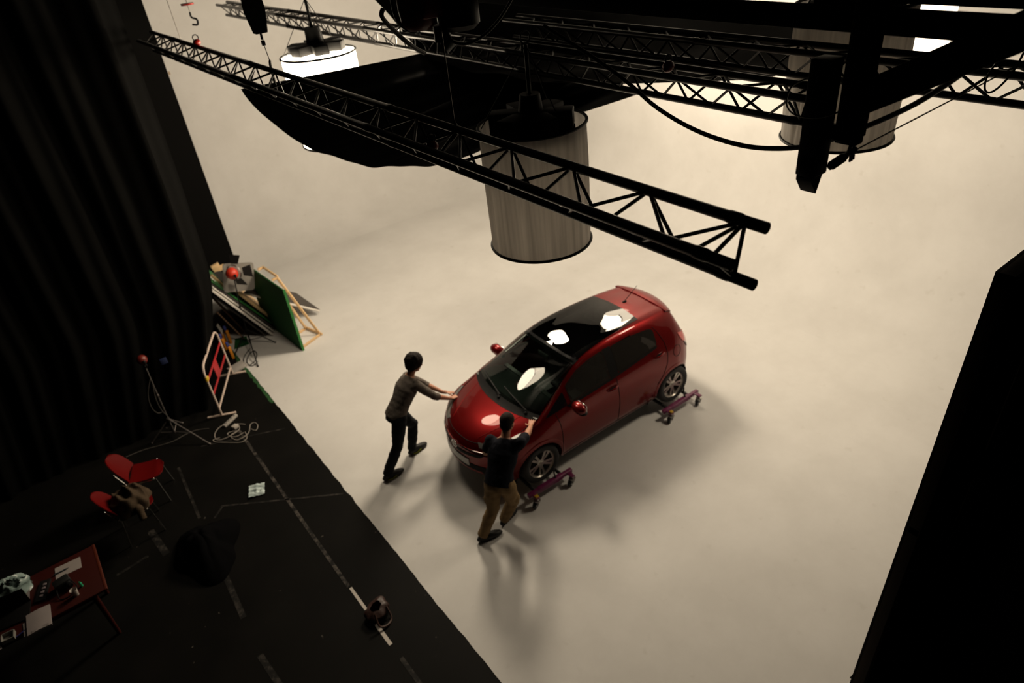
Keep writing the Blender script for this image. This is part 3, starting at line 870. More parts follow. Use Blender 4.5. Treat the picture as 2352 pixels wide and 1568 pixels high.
tag(mb.build('overhead_cloth', CLOTH), 'black cloth slung between the trusses behind the big grey drum lamp', 'cloth', None)
def cloth2(u, v):
    x = 4.16+u*(7.7-4.16); y0 = 3.48+1.0*max(0, (5.1-x)/.94)+1.5*max(0, x-6.7); y = y0+v*(8.3-y0)
    return V((x, y, 5.33-.08*4*u*(1-u)-.10*4*v*(1-v)+.50*max(0, v-.72)/.28+.02*math.sin(v*22+u*5)))
mb = MB(); mb.sheet(cloth2, 36, 50, .006)
tag(mb.build('overhead_cloth', mat('black_serge_cloth', (.003, .003, .003), .9, spec=.04)), 'black cloth slung beyond the second truss at top centre', 'cloth', None)

# ---- walkway beams, brace and posts at the upper right ---------------------------
mb = MB(); mb.box((3.1, 2.6, 6.18), (.10, 5.2, .09), None, 0, .006)
tag(mb.build('walkway_beam', TIMBERB), 'long dark beam crossing the top right corner above the diagonal brace', 'beam')
mb = MB()
for k in range(7): mb.box((3.50+.145*k, 2.9, 6.30), (.14, 5.8, .04), None, 0, .003)
mb.box((3.46, 2.9, 6.27), (.06, 5.8, .16))
tag(mb.build('walkway_deck', TIMBERB), 'dark planked walkway deck along the top edge of the photo', 'walkway')
mb = MB(); mb.box((3.05, 1.60, 6.12), (.10, .10, .84), None, 0, .006)
mb.box((3.05, 1.60, 5.69), (.07, .10, .04), None, 0, .006)
tag(mb.build('drop_post', TIMBERB), 'dark square post hanging straight down from the beam beside the brace', 'post')
a, b = V((3.09, 1.50, 5.915)), V((3.09, .98, 6.215)); d = (b-a)
T = M4.Translation((a+b)/2) @ d.to_track_quat('Y', 'Z').to_matrix().to_4x4()
mb = MB(); mb.box((0, 0, 0), (.10, d.length+.30, .14), T, 0, .005)
tag(mb.build('diagonal_brace', TIMBERB), 'wide dark diagonal brace rising from the drop post to the right', 'brace')
mb = MB()
mb.box((2.925, 1.69, 5.80), (.105, .10, .52), None, 0, .008)
mb.poly([(-.0525, 0), (.0525, 0), (.0525, .05), (0, -.09), (-.0525, -.02)], .08, TR((2.925, 1.73, 5.54), 0, R(90)))
mb.box((2.925, 1.69, 5.58), (.115, .075, .08), None, 0, .01)
tag(mb.build('pulley_post', IRON), 'short black post with an angled foot holding the turnbuckle', 'post')
mb = MB(); mb.box((2.99, 1.645, 5.74), (.028, .06, .05), None, 0, .004); mb.box((2.99, 1.645, 5.705), (.028, .09, .02), None, 0, .004)
tag(mb.build('cross_bracket', IRON), 'small dark bracket joining the pulley post to the drop post', 'bracket')
def px(x, y, D):
    d = (CR*(x-1176)-CU*(y-784)+CF*FPX).normalized(); return V((0, 0, CAM_H))+d*D
# turnbuckle and stay wire
w0 = V((2.96, 1.63, 5.57))
w1 = px(1960, 346, 3.62); w2 = px(2352, 143, 4.3)
t = thing('stay_wire', 'thin stay wire with a turnbuckle running right from the pulley post foot', 'wire', w0)
dv = (w1-w0)
mb = MB(); mb.tube([dv*.02, dv*.10, dv*.12, dv*.62, dv*.66, dv*.78], [.014, .018, .022, .022, .019, .012], 10)
mb.build('turnbuckle', IRON, t)
mb = MB()
mb.tube(spl([dv*.78, dv*.84+V((0, 0, .035)), dv*.95+V((0, 0, .03)), dv*1.02], 5), .008, 8)
for k in (.90, .97, 1.04): mb.tube([dv*k, dv*k+V((.005, 0, -.045))], .006, 6); mb.ell(dv*k, (.016, .016, .016), None, 8, 6)
mb.build('wire_clamp', IRON, t)
mb = MB(); mb.tube([dv*.9, w2-w0, (w2-w0)*1.3], .0035, 6); mb.build('wire', WIRE, t)
# thick black cable sagging across
P = [px(*q) for q in [(1250, 60, 5.4), (1360, 130, 5.1), (1440, 188, 4.9), (1510, 248, 4.7), (1600, 300, 4.5), (1700, 333, 4.3), (1790, 341, 4.15), (1880, 330, 4.0), (1990, 290, 3.9), (2090, 245, 3.8), (2170, 196, 3.7), (2240, 145, 3.6), (2300, 92, 3.5), (2380, 20, 3.4)]]
mb = MB(); mb.tube(spl(P, 6), .0135, 10)
tag(mb.build('power_cable', IRON), 'thick black power cable sagging in a long curve below the trusses', 'cable')
# thin cables draped round the posts and the right-hand truss
for lab, P, r in [
    ('thin looped cable hanging left of the pulley post', [(1912, 160, 3.4), (1830, 190, 3.5), (1810, 215, 3.5), (1808, 245, 3.5), (1830, 265, 3.45), (1880, 270, 3.4), (1930, 255, 3.4), (1945, 235, 3.4)], .004),
    ('thin cable looping down from the right end of the upper right truss', [(2330, 100, 5.2), (2300, 130, 5.2), (2268, 175, 5.1), (2262, 205, 5.1), (2275, 212, 5.1), (2300, 195, 5.1), (2330, 160, 5.1), (2352, 120, 5.1)], .006),
    ('thin cable hooped between the chords of the upper right truss', [(2345, 95, 5.3), (2315, 120, 5.3), (2290, 140, 5.3), (2300, 158, 5.3), (2320, 160, 5.3), (2345, 148, 5.3), (2370, 120, 5.3)], .006)]:
    mb = MB(); mb.tube(spl([px(*q) for q in P], 6), r, 6); tag(mb.build('thin_cable', IRON), lab, 'cable')

# ---- hoists, wires and red clamps -----------------------------------------------
def clamp(p, label, s=1.0):
    t = thing('beam_clamp', label, 'clamp', p)
    mb = MB(); mb.ell((0, 0, .0), (.045*s, .03*s, .035*s), None, 12, 8); mb.build('red_body', REDP, t)
    mb = MB(); mb.lathe([(.032+.006*math.cos(a), .006*math.sin(a)) for a in [2*math.pi*i/8 for i in range(8)]], 20, 0, TR((0, 0, .05), 0, R(90)), True)
    mb.build('ring', IRON, t)
clamp((2.20, 9.15, 5.65), 'red clamp on the far part of the front truss')
clamp((2.08, 3.75, 5.50), 'red clamp on the front truss left of the grey drum lamp')
clamp((4.02, 3.55, 5.60), 'red clamp on the second truss above the sagging black cable', 1.2)
clamp((5.2, 2.75, 5.62), 'red clamp on the upper right truss beside the drop post', 1.2)
def wire(a, b, label, r=.004):
    a, b = V(a), V(b); mb = MB(); mb.tube([a, b], r, 6)
    tag(mb.build('lifting_wire', WIRE), label, 'wire')
wire((2.2, 9.9, 5.6), (2.2, 10.0, 8.9), 'thin lifting wire at the far end of the front truss by the curtain')
wire((2.22, 3.67, 5.60), (2.22, 3.67, 8.9), 'thin lifting wire on the front truss left of the drum lamp')
mb = MB(); mb.tube(spl([(2.22, 3.67, 5.62), (2.24, 3.69, 5.57), (2.16, 3.70, 5.50), (2.10, 3.72, 5.44)], 4), .012, 8)
tag(mb.build('shackle_sling', IRON), 'dark shackle and sling wrapped on the front truss below a lifting wire', 'shackle')
# slim chain hoist
t = thing('chain_hoist', 'slim black chain hoist hanging above the far half of the front truss', 'hoist', (2.35, 7.25, 5.86))
mb = MB(); mb.add([(sx*a, sy*a*.8, z) for z, a in ((0, .055), (.02, .06), (.20, .085), (.30, .08), (.33, .05)) for sx, sy in ((-1, -1), (1, -1), (1, 1), (-1, 1))],
    [(3, 2, 1, 0), (16, 17, 18, 19)]+[(4*k+i, 4*k+(i+1) % 4, 4*k+4+(i+1) % 4, 4*k+4+i) for k in range(4) for i in range(4)])
mb.build('hoist_body', IRON, t)
mb = MB(); mb.cyl((0, 0, -.06), (0, 0, .0), .012); mb.box((0, 0, -.09), (.035, .03, .05), None, 0, .006); mb.build('hook_block', IRON, t)
mb = MB(); mb.tube([(0, 0, -.10), (-.10, -.35, -.20)], .004, 6); mb.tube(spl([(-.10, -.35, -.20), (-.13, -.42, -.24), (-.16, -.50, -.40), (-.17, -.52, -.48)], 4), .012, 6); mb.build('lifting_sling', IRON, t)
mb = MB(); mb.cyl((0, 0, .33), (0, 0, 3.0), .02); mb.build('chain', IRON, t)
# far hook
t = thing('hanging_hook', 'small hook with a red stop on a wire, top left against the white wall', 'hook', tuple(px(440, 40, 10.5)))
mb = MB(); mb.tube(spl([(0, 0, .06), (0, 0, 0), (.05, -.02, -.03), (.04, -.02, -.09), (-.02, 0, -.08)], 4), .012, 8); mb.build('hook', IRON, t)
mb = MB(); mb.lathe([(0, .14), (.08, .145), (.08, .165), (0, .17)], 16); mb.build('red_stop', REDP, t)
mb = MB(); mb.cyl((0, 0, .05), (0, 0, 3.5), .004, n=6); mb.build('wire', WIRE, t)
# big motor hoist at the top centre with its cable loops
mc = px(1000, 15, 4.4)
t = thing('motor_hoist', 'dark red and black motor hoist with cable loops, top centre of the photo', 'hoist', tuple(mc))
mb = MB(); mb.lathe([(0, -.11), (.07, -.11), (.10, -.08), (.11, .0), (.11, .22), (0, .22)], 20, 0, TR((-.09, .06, 0)))
mb.box((-.02, .02, .05), (.24, .2, .2), None, 0, .03); mb.build('motor_body', mat('dark_red_enamel', (.10, .008, .006), .4), t)
mb = MB(); mb.lathe([(0, -.14), (.09, -.14), (.125, -.11), (.13, .22), (0, .22)], 20, 0, TR((.12, -.04, 0)))
mb.cyl((.02, 0, -.19), (.02, 0, -.1), .05); mb.build('gear_housing', IRON, t)
mb = MB(); mb.cyl((.02, 0, -.23), (.06, -.02, -.19), .035, .04); mb.build('grey_plug', mat('grey_plastic', (.16, .17, .18), .5), t)
for k in range(3):
    q = [mc*0+px(895+14*k, -30, 4.4)-mc, px(905+16*k, 30, 4.4)-mc, px(925+14*k, 62-4*k, 4.4)-mc, px(955+8*k, 72-8*k, 4.4)-mc, px(975, 40, 4.4)-mc]
    mb = MB(); mb.tube(spl(q, 6), .008, 8); mb.build('cable_loop', IRON, t)
q = [px(1180, -10, 4.3)-mc, px(1150, 40, 4.35)-mc, px(1115, 78, 4.4)-mc, px(1075, 100, 4.4)-mc, px(1040, 95, 4.4)-mc, px(1022, 60, 4.4)-mc]
mb = MB(); mb.tube(spl(q, 6), .009, 8); mb.build('cable_loop', IRON, t)
q = [px(880, 20, 4.5)-mc, px(878, 40, 4.5)-mc, px(910, 75, 4.6)-mc, px(945, 105, 4.7)-mc, px(975, 122, 4.9)-mc]
mb = MB(); mb.tube(spl(q, 6), .014, 8); mb.build('cable_loop', IRON, t)
mb = MB(); mb.cyl((.02, 0, .2), (.02, 0, 2.0), .03); mb.build('suspension_chain', IRON, t)

# ---- the tall black flat at the right -------------------------------------------
FLATW = mat('flat_plywood_back', (.006, .0045, .0036), .8, var=.25, vscale=3, spec=.06)
FLATT = mat('flat_timber', (.012, .0075, .0048), .75, var=.2, vscale=5, spec=.06)
t = thing('stage_flat', 'tall dark timber-framed stage flat seen from behind at the right edge', 'flat', (4.37, 1.32, 0))
t.rotation_euler = (R(1.0), 0, 0)
mb = MB(); mb.box((2.5, 0, 2.3), (5.0, .02, 4.6)); mb.build('plywood_skin', FLATW, t)
mb = MB(); mb.box((.05, -.055, 2.3), (.10, .09, 4.6), None, 0, .003); mb.build('edge_stile', FLATT, t)
mb = MB(); mb.box((2.5, -.055, 4.55), (5.0, .09, .10), None, 0, .003); mb.build('top_rail', FLATT, t)
for k in range(3):
    mb = MB(); mb.box((1.3+1.2*k, -.055, 2.3), (.07, .08, 4.5), None, 0, .003); mb.build('stile', FLATW, t)
mb = MB(); mb.box((2.5, -.055, 2.3), (5.0, .08, .07), None, 0, .003); mb.build('middle_rail', FLATW, t)
a, b = V((.12, -.05, 2.95)), V((1.2, -.05, 4.2)); d = b-a
mb = MB(); mb.box((0, 0, 0), (.07, d.length, .06), M4.Translation((a+b)/2) @ d.to_track_quat('Y', 'Z').to_matrix().to_4x4()); mb.build('diagonal_batten', FLATT, t)

# ---- black curtain and panel at the left -------------------------------------------
def curtain(u, v):
    # u 0 = free right edge .. 1 = far left ; v 0 = bottom .. 1 = top
    z = v*7.6+.01
    edge = rint(z, [(0, 1.17), (.1, 1.2), (.75, 1.42), (1.37, 1.62), (1.98, 1.78), (2.8, 1.82), (3.7, 1.86), (7.6, 1.92)])
    x = edge+u*(-5.6-edge)
    a = u*5.6*(2*math.pi/.46)
    amp = .075*(.55+.45*v)
    y = 10.69+amp*math.sin(a+.8*math.sin(v*3+u*9))+.03*math.sin(a*2.3+1)+.10*u*math.sin(u*21)
    y += .74*max(0, 1-u/.05)
    return V((x, y, z))
mb = MB(); mb.sheet(curtain, 280, 26, .006)
tag(mb.build('stage_curtain', FELT), 'tall black stage curtain in vertical folds filling the left side', 'curtain')
mb = MB(); mb.box((-.9, 14.86, 3.6), (7.55, .08, 7.2), None, 0, .004)
tag(mb.build('black_panel', mat('black_panel_paint', (.002, .0019, .0018), .9, var=.3, spec=.08)), 'tall black scenery panel beyond the curtain, edging the white wall', 'panel')
mb = MB(); mb.box((2.895, 14.815, 4.52), (.03, .02, .06)); tag(mb.build('paper_tab', mat('kraft', (.35, .26, .18), .7)), 'small pale tab on the edge of the tall black panel', 'tab')
# ================================================================== the two men
def etube(mb, pts, rad, side, n=20):
    """stacked elliptical sections: rad = (half width along side, half depth)"""
    pts = [V(p) for p in pts]; N = len(pts); vs = []
    for i in range(N):
        t = (pts[min(i+1, N-1)]-pts[max(i-1, 0)]).normalized()
        sd = V(side[i] if isinstance(side, list) else side); sd = (sd-t*sd.dot(t)).normalized(); dp = t.cross(sd)
        for k in range(n):
            a = 2*math.pi*k/n; vs.append(pts[i]+sd*rad[i][0]*math.cos(a)+dp*rad[i][1]*math.sin(a))
    fs = [(i*n+k, i*n+(k+1) % n, (i+1)*n+(k+1) % n, (i+1)*n+k) for i in range(N-1) for k in range(n)]
    fs += [tuple(range(n-1, -1, -1)), tuple((N-1)*n+k for k in range(n))]
    mb.add(vs, fs)
def limb(mb, pr, n=14):
    P = [V(p) for p, r in pr]; r = [q for _, q in pr]
    mb.tube(P, r, n)
    for p, q in zip(P, r): mb.ell(p, (q, q, q), None, n, 8)
def blob(name, mb, material, parent, voxel=.008, sm=4, wr=0.0, ws=9.0, cut=None):
    me = bpy.data.meshes.new(name+'_shells'); me.from_pydata(mb.v, [], mb.f)
    bm = bmesh.new(); bm.from_mesh(me); bmesh.ops.recalc_face_normals(bm, faces=bm.faces[:]); bm.to_mesh(me); bm.free()
    o = bpy.data.objects.new(name, me); COL.objects.link(o)
    r = o.modifiers.new('remesh', 'REMESH'); r.mode = 'VOXEL'; r.voxel_size = voxel
    s = o.modifiers.new('smooth', 'SMOOTH'); s.iterations = sm; s.factor = .5
    dg = bpy.context.evaluated_depsgraph_get(); dg.update()
    nm = bpy.data.meshes.new_from_object(o.evaluated_get(dg))
    o.modifiers.clear(); o.data = nm; bpy.data.meshes.remove(me); nm.name = name
    if wr:
        ns = [v.normal.copy() for v in nm.vertices]
        for v, q in zip(nm.vertices, ns):
            c = v.co; f = noise.noise(V((c.x*ws, c.y*ws, c.z*ws*1.6)))+.6*abs(noise.noise(V((c.x*ws*2.3+5, c.y*ws*2.3, c.z*ws*2.0))))
            v.co = c+q*wr*f
    nm.materials.clear(); nm.materials.append(material); nm.shade_smooth()
    o.parent = parent
    return o
SKIN = mat('skin', (.42, .20, .125), .55, var=.12, vscale=20)

def hand(mb, wrist, palm, tip_dir, up, curl=.35, left=False, spread=.25, s=1.0):
    """palm, five separate bent fingers; up = back of the hand"""
    w, p = V(wrist), V(palm); d = V(tip_dir).normalized(); u = V(up); u = (u-d*u.dot(d)).normalized(); r = d.cross(u)
    th = -1 if left else 1           # thumb side
    th = th*-1
    limb(mb, [(w, .026), ((w+p)/2, .026)])
    etube(mb, [w+(p-w)*.25, p-d*.01, p+d*.045], [(.026, .018), (.038, .016), (.041, .013)], r, 14)
    L = [.072, .080, .074, .058]
    for i in range(4):
        o = (i-1.5)*.0205*th*-1
        b = p+d*.040+r*o
        fd = (d+r*(i-1.5)*spread*.5*th*-1).normalized(); k1 = (fd-u*curl*.5).normalized(); k2 = (fd-u*curl*1.2).normalized()
        a = b+k1*L[i]*.5*s; c = a+k2*L[i]*.5*s
        limb(mb, [(b-d*.02, .0095), (b, .0092), (a, .0085), (c, .0072)], 10)
    b = p-d*.025+r*.034*th; a = b+(d*.65+r*th*.75-u*.25).normalized()*.040; c = a+(d*.85+r*th*.35-u*.2).normalized()*.032
    limb(mb, [(p-d*.03+r*.018*th, .014), (b, .0125), (a, .0105), (c, .0085)], 10)

def head(mb, c, face, up, s=1.0):
    c = V(c); f = V(face).normalized(); u = V(up); u = (u-f*u.dot(f)).normalized(); l = u.cross(f)
    T = M4.Translation(c) @ M4(((f.x, l.x, u.x, 0), (f.y, l.y, u.y, 0), (f.z, l.z, u.z, 0), (0, 0, 0, 1)))
    mb.ell((-.012, 0, .028), (.098*s, .077*s, .098*s), T, 20, 14)          # cranium
    mb.ell((.022, 0, -.045), (.068*s, .060*s, .075*s), T, 18, 12)          # face, jaw
    mb.ell((.062, 0, -.098), (.024, .024, .018), T, 12, 8)                 # chin
    limb(mb, [(T @ V((.088, 0, .018)), .009), (T @ V((.108, 0, -.022)), .013), (T @ V((.098, 0, -.032)), .014)], 10)
    for k in (-1, 1):
        mb.ell((.080, .031*k, .030), (.016, .026, .009), T, 12, 8)         # brow
        mb.ell((.082, .030*k, .008), (.009, .014, .010), T, 12, 8)         # eye
        mb.ell((-.010, .078*k, -.002), (.022, .010, .034), T, 12, 8)       # ear
        mb.ell((.060, .036*k, -.030), (.022, .02, .02), T, 12, 8)          # cheek
    mb.ell((.086, 0, -.062), (.010, .024, .006), T, 12, 8); mb.ell((.084, 0, -.073), (.010, .02, .007), T, 12, 8)
    return T
def shoe(name, ank, toe, material, parent, sole, z0=.0):
    a, t = V(ank), V(toe); d = V((t.x-a.x, t.y-a.y, 0)).normalized()
    mb = MB()
    hl = V((a.x, a.y, z0))-d*.055
    sd = V((-d.y, d.x, 0))
    up = (t.z-.03)
    P = [hl+V((0, 0, .052)), hl+d*.05+V((0, 0, .060)), hl+d*.14+V((0, 0, .055)), hl+d*.23+V((0, 0, .044)), hl+d*.295+V((0, 0, .034))]
    etube(mb, P, [(.032, .048), (.043, .058), (.050, .053), (.052, .042), (.032, .026)], sd, 16)
    for p, q in ((P[0], .03), (P[-1], .022)): mb.ell(p, (q, q, q), None, 12, 8)
    limb(mb, [(hl+d*.055+V((0, 0, .06)), .044), (a+V((0, 0, .02)), .046)])
    o = blob(name, mb, material, parent, .007, 3)
    return o

def man(o):
    base = o['base']; t = thing('person', o['label'], 'person', base)
    B = V(base)
    def g(k): return V(o[k])-B
    f, l = V(o['face']).normalized(), V(o['left']).normalized()
    pel, chest, neck, hd = g('pelvis'), g('chest'), g('neck'), g('head')
    up = (neck-pel).normalized()
    # ---- body: one continuous surface
    mb = MB()
    etube(mb, [pel-up*.10, pel, (pel*.55+chest*.45), chest, neck-up*.05, neck], [(.10, .08), (.15, .105), (.135, .095), (.16, .11), (.11, .07), (.055, .055)], l)
    limb(mb, [(neck-up*.02, .058), (neck*.5+hd*.5, .053), (hd-V((0, 0, .04)), .052)])
    T = head(mb, hd, o['gaze'], (0, 0, 1) if 'hup' not in o else o['hup'])
    for s in 'RL':
        sh, el, wr, ha = g('sh'+s), g('el'+s), g('wr'+s), g('ha'+s)
        limb(mb, [(chest*.5+sh*.5, .08), (sh, .056), ((sh+el)/2, .046), (el, .040), (el*.65+wr*.35, .041), (wr, .027)])
        hand(mb, wr, ha, o['hd'+s], o['hu'+s], o.get('curl', .3), s == 'L')
        hp, kn, an = g('hip'+s), g('kn'+s), g('an'+s)
        limb(mb, [(hp, .095), (hp*.5+kn*.5, .075), (kn, .056), (kn*.65+an*.35, .056), (an, .038)])
        toe = g('toe'+s); limb(mb, [(an-V((0, 0, .035)), .033), (an*.35+toe*.65+V((0, 0, .012)), .024)])
    blob('body', mb, SKIN, t, .0058, 3)
    # ---- shirt
    mb = MB(); k = o.get('shirt_pad', 1.0); hem = o.get('hem', .06)
    etube(mb, [pel-up*hem, pel+up*.03, (pel*.55+chest*.45), chest, chest*.4+neck*.6, neck-up*.012], [(.175*k, .135*k), (.170*k, .130*k), (.158*k, .122*k), (.192, .136), (.150, .10), (.066, .068)], l, 24)
    for s in 'RL':
        sh, el, wr = g('sh'+s), g('el'+s), g('wr'+s); c = o['sleeve']
        pr = [(chest*.5+sh*.5, .095), (sh, .071), ((sh+el)/2, .062)]
        if c <= 1: pr = pr[:2]+[(sh+(el-sh)*c*.6, .066), (sh+(el-sh)*c, .064)]
        else: pr += [(el, .053), (el+(wr-el)*(c-1)*.7, .050), (el+(wr-el)*(c-1), .049)]
        P = [p for p, r in pr]; mb.tube(P, [r for p, r in pr], 16)
        for p, r in pr[:-1]: mb.ell(p, (r, r, r), None, 14, 8)
    tag(blob('shirt', mb, o['shirt'], t, .009, 4, o.get('wr', .008)), o['shirt_label'])
    # ---- trousers
    mb = MB()
    etube(mb, [pel-up*.13, pel-up*.05, pel+up*.07], [(.12, .10), (.165, .128), (.150, .112)], l, 22)
    for s in 'RL':
        hp, kn, an = g('hip'+s), g('kn'+s), g('an'+s); w = o.get('leg_w', 1.0)
        pr = [(hp, .108), (hp*.5+kn*.5, .088*w), (kn, .071*w), (kn*.55+an*.45, .068*w), (an*.9+kn*.1, .060*w), (an-(kn-an)*.01, .062*w)]
        mb.tube([p for p, r in pr], [r for p, r in pr], 16)
        for p, r in pr[:-1]: mb.ell(p, (r, r, r), None, 14, 8)
        if o.get('cargo'):
            c = hp*.30+kn*.70; out = l*(1 if s == 'L' else -1)
            mb.ell(c+out*.062*w, (.05, .05, .085), None, 12, 8)
    tag(blob('trousers', mb, o['trousers'], t, .009, 4, o.get('wr', .008), 11), o['trousers_label'])
    if o.get('belt'):
        mb = MB(); etube(mb, [pel+up*.025, pel+up*.065], [(.163, .124), (.160, .121)], l, 28); mb.build('belt', o['belt'], t)
    for s in 'RL':
        sh_o = shoe('shoe', g('an'+s), g('toe'+s), o['shoe'], t, None)
        if o.get('stripe'):
            a, tt = g('an'+s), g('toe'+s); d = V((tt.x-a.x, tt.y-a.y, 0)).normalized(); sd = V((d.y, -d.x, 0))
            mb = MB(); P = [a+d*q+sd*w_+V((0, 0, z-a.z)) for q, w_, z in ((-.02, .047, .042), (.03, .052, .026), (.07, .054, .033), (.12, .050, .048))]
            mb.tube(spl(P, 4), [.002]+[.006]*6+[.007]*5+[.002], 6); tag(mb.build('stripe', o['stripe'], sh_o), 'yellow-green curved stripe')
    # ---- hair
    mb = MB(); random.seed(o['seed'])
    hs = o['hair_size']
    mb.ell((-.022, 0, .045), (.100*hs, .084*hs, .092*hs), T, 20, 12)
    mb.ell((-.052, 0, -.012), (.062*hs, .074*hs, .075*hs), T, 18, 12)
    if o['bushy']:
        for i in range(90):
            a = random.uniform(0, 2*math.pi); e = random.uniform(-.75, 1.0)
            p = V((-.028+.085*math.cos(a)*math.cos(e), .078*math.sin(a)*math.cos(e), .04+.09*math.sin(e)))
            if p.x > .045 and p.z < .055: continue
            r = random.uniform(.022, .046); mb.ell(p, (r, r, r*random.uniform(.8, 1.2)), T, 8, 6)
    tag(blob('hair', mb, o['hair'], t, .006, 2 if o['bushy'] else 4, .006 if o['bushy'] else .0015, 60), o['hair_label'])
    del o
    return t
GREYK = mat('grey_knit', (.115, .098, .085), .9, bump=.2, bscale=300, var=.1, spec=.1)
DENIM = mat('dark_denim', (.008, .009, .011), .85, spec=.15)
SHOEB = mat('black_shoe', (.008, .008, .008), .55, spec=.3)
NAVY = mat('navy_jersey', (.008, .009, .014), .9, bump=.1, bscale=300, spec=.1)
KHAKI = mat('khaki_cotton', (.20, .13, .062), .88, var=.15, vscale=9, bump=.15, bscale=120, spec=.15)
HAIRB = mat('dark_brown_hair', (.007, .0045, .0034), .7, bump=.6, bscale=90, spec=.12)
HAIRC = mat('cropped_brown_hair', (.010, .006, .0042), .75, bump=.5, bscale=160, spec=.12)
YG = mat('yellow_green', (.30, .38, .03), .5)
def on_car(x, y, lift=.02):
    """a world point just above the car's skin at world x, y"""
    q = rotz(-CAR_RZ) @ (V((x, y, 0))-CAR_LOC)
    h = proj('top', q.x, q.y, 0)
    return V((x, y, CAR_LOC.z+h.z+lift)) if h is not None else V((x, y, 1))
h1 = on_car(3.50, 6.86); h2 = on_car(3.545, 7.0, .03)
man(dict(label='bushy-haired person in a grey long-sleeved top and dark jeans leaning to push the car bonnet', base=(2.6, 7.1, 0), face=(.86, -.05, -.5), left=(0.05, 1, 0),
    gaze=(.90, -.12, -.35), hup=(.35, 0, .94),
    pelvis=(2.70, 7.10, .955), chest=(2.93, 7.10, 1.27), neck=(3.03, 7.10, 1.44), head=(3.12, 7.09, 1.585),
    shR=(3.02, 6.945, 1.345), elR=(3.20, 6.85, 1.11), wrR=(3.41, 6.865, h1.z+.035), haR=(h1.x-.02, h1.y, h1.z+.012), hdR=(.95, .10, -.12), huR=(.1, 0, 1),
    shL=(3.03, 7.235, 1.335), elL=(3.25, 7.26, 1.09), wrL=(3.44, 7.08, h2.z+.05), haL=(h2.x-.02, h2.y+.03, h2.z+.02), hdL=(.85, -.35, -.25), huL=(.1, .3, 1),
    hipR=(2.69, 7.01, .92), knR=(2.56, 6.985, .51), anR=(2.32, 7.02, .10), toeR=(2.48, 7.02, .03),
    hipL=(2.72, 7.19, .92), knL=(2.95, 7.22, .53), anL=(2.86, 7.24, .10), toeL=(3.06, 7.26, .03),
    sleeve=1.28, shirt=GREYK, shirt_label='grey knitted top with pushed-up sleeves', trousers=DENIM, trousers_label='dark blue-black jeans', shoe=SHOEB, stripe=YG,
    hair=HAIRB, hair_label='thick dark tousled hair', hair_size=1.30, bushy=True, seed=3, leg_w=1.08, belt=mat('brown_belt', (.05, .025, .012), .6)))
h3 = on_car(3.86, 5.545); h4 = on_car(3.44, 5.68)
man(dict(label='short-haired person in a navy T-shirt and khaki trousers pushing at the car windscreen corner', base=(2.95, 5.2, 0), face=(.85, .53, -.35), left=(-.53, .85, 0),
    gaze=(.86, .38, -.30), hup=(.25, .12, .95),
    pelvis=(3.00, 5.13, .90), chest=(3.17, 5.22, 1.19), neck=(3.265, 5.27, 1.36), head=(3.345, 5.305, 1.505),
    shR=(3.36, 5.10, 1.31), elR=(3.58, 5.27, 1.19), wrR=(3.775, 5.455, h3.z+.055), haR=(h3.x-.03, h3.y-.02, h3.z+.02), hdR=(.75, .62, -.10), huR=(-.1, 0, 1),
    shL=(3.14, 5.42, 1.28), elL=(3.11, 5.53, 1.02), wrL=(3.33, 5.62, h4.z+.02), haL=(h4.x-.02, h4.y-.01, h4.z+.02), hdL=(.9, .3, -.1), huL=(0, 0, 1),
    hipR=(3.05, 5.04, .86), knR=(3.15, 5.12, .46), anR=(3.07, 5.25, .095), toeR=(3.24, 5.30, .03),
    hipL=(2.96, 5.21, .86), knL=(2.89, 5.18, .47), anL=(2.70, 5.21, .10), toeL=(2.86, 5.17, .03),
    sleeve=.72, shirt=NAVY, shirt_label='dark navy short-sleeved T-shirt', shirt_pad=1.06, hem=.04, trousers=KHAKI, trousers_label='khaki cargo trousers', shoe=SHOEB, cargo=True, leg_w=1.12,
    hair=HAIRC, hair_label='short cropped brown hair', hair_size=1.03, bushy=False, seed=5, curl=.05, belt=SHOEB))
# ================================================================== things on the floor at the left
def ray_(x, y): return (CR*(x-1176)-CU*(y-784)+CF*FPX)/FPX
def at(x, y, z=0.0):
    d = ray_(x, y); return V((0, 0, CAM_H))+d*((z-CAM_H)/d.z)
def atY(x, y, Y):
    d = ray_(x, y); return V((0, 0, CAM_H))+d*(Y/d.y)
def frame_T(o, a, b):
    """matrix with local x along a, y along b (made square to a)"""
    a = V(a).normalized(); b = V(b); b = (b-a*b.dot(a)).normalized(); c = a.cross(b)
    return M4(((a.x, b.x, c.x, o[0]), (a.y, b.y, c.y, o[1]), (a.z, b.z, c.z, o[2]), (0, 0, 0, 1)))
GREEN = mat('chroma_green', (.012, .075, .020), .75, var=.1, spec=.2)
GREENE = mat('bright_green_edge', (.02, .16, .03), .7)
PALE = mat('raw_pine', (.62, .42, .22), .7, var=.18, vscale=12)
PALEW = mat('white_card', (.60, .57, .53), .7)
DKB = mat('dark_painted_board', (.030, .026, .025), .8, var=.15)
GREYB = mat('grey_card', (.30, .28, .26), .7, var=.1)
BROWNB = mat('brown_ply', (.16, .09, .05), .8, var=.2)

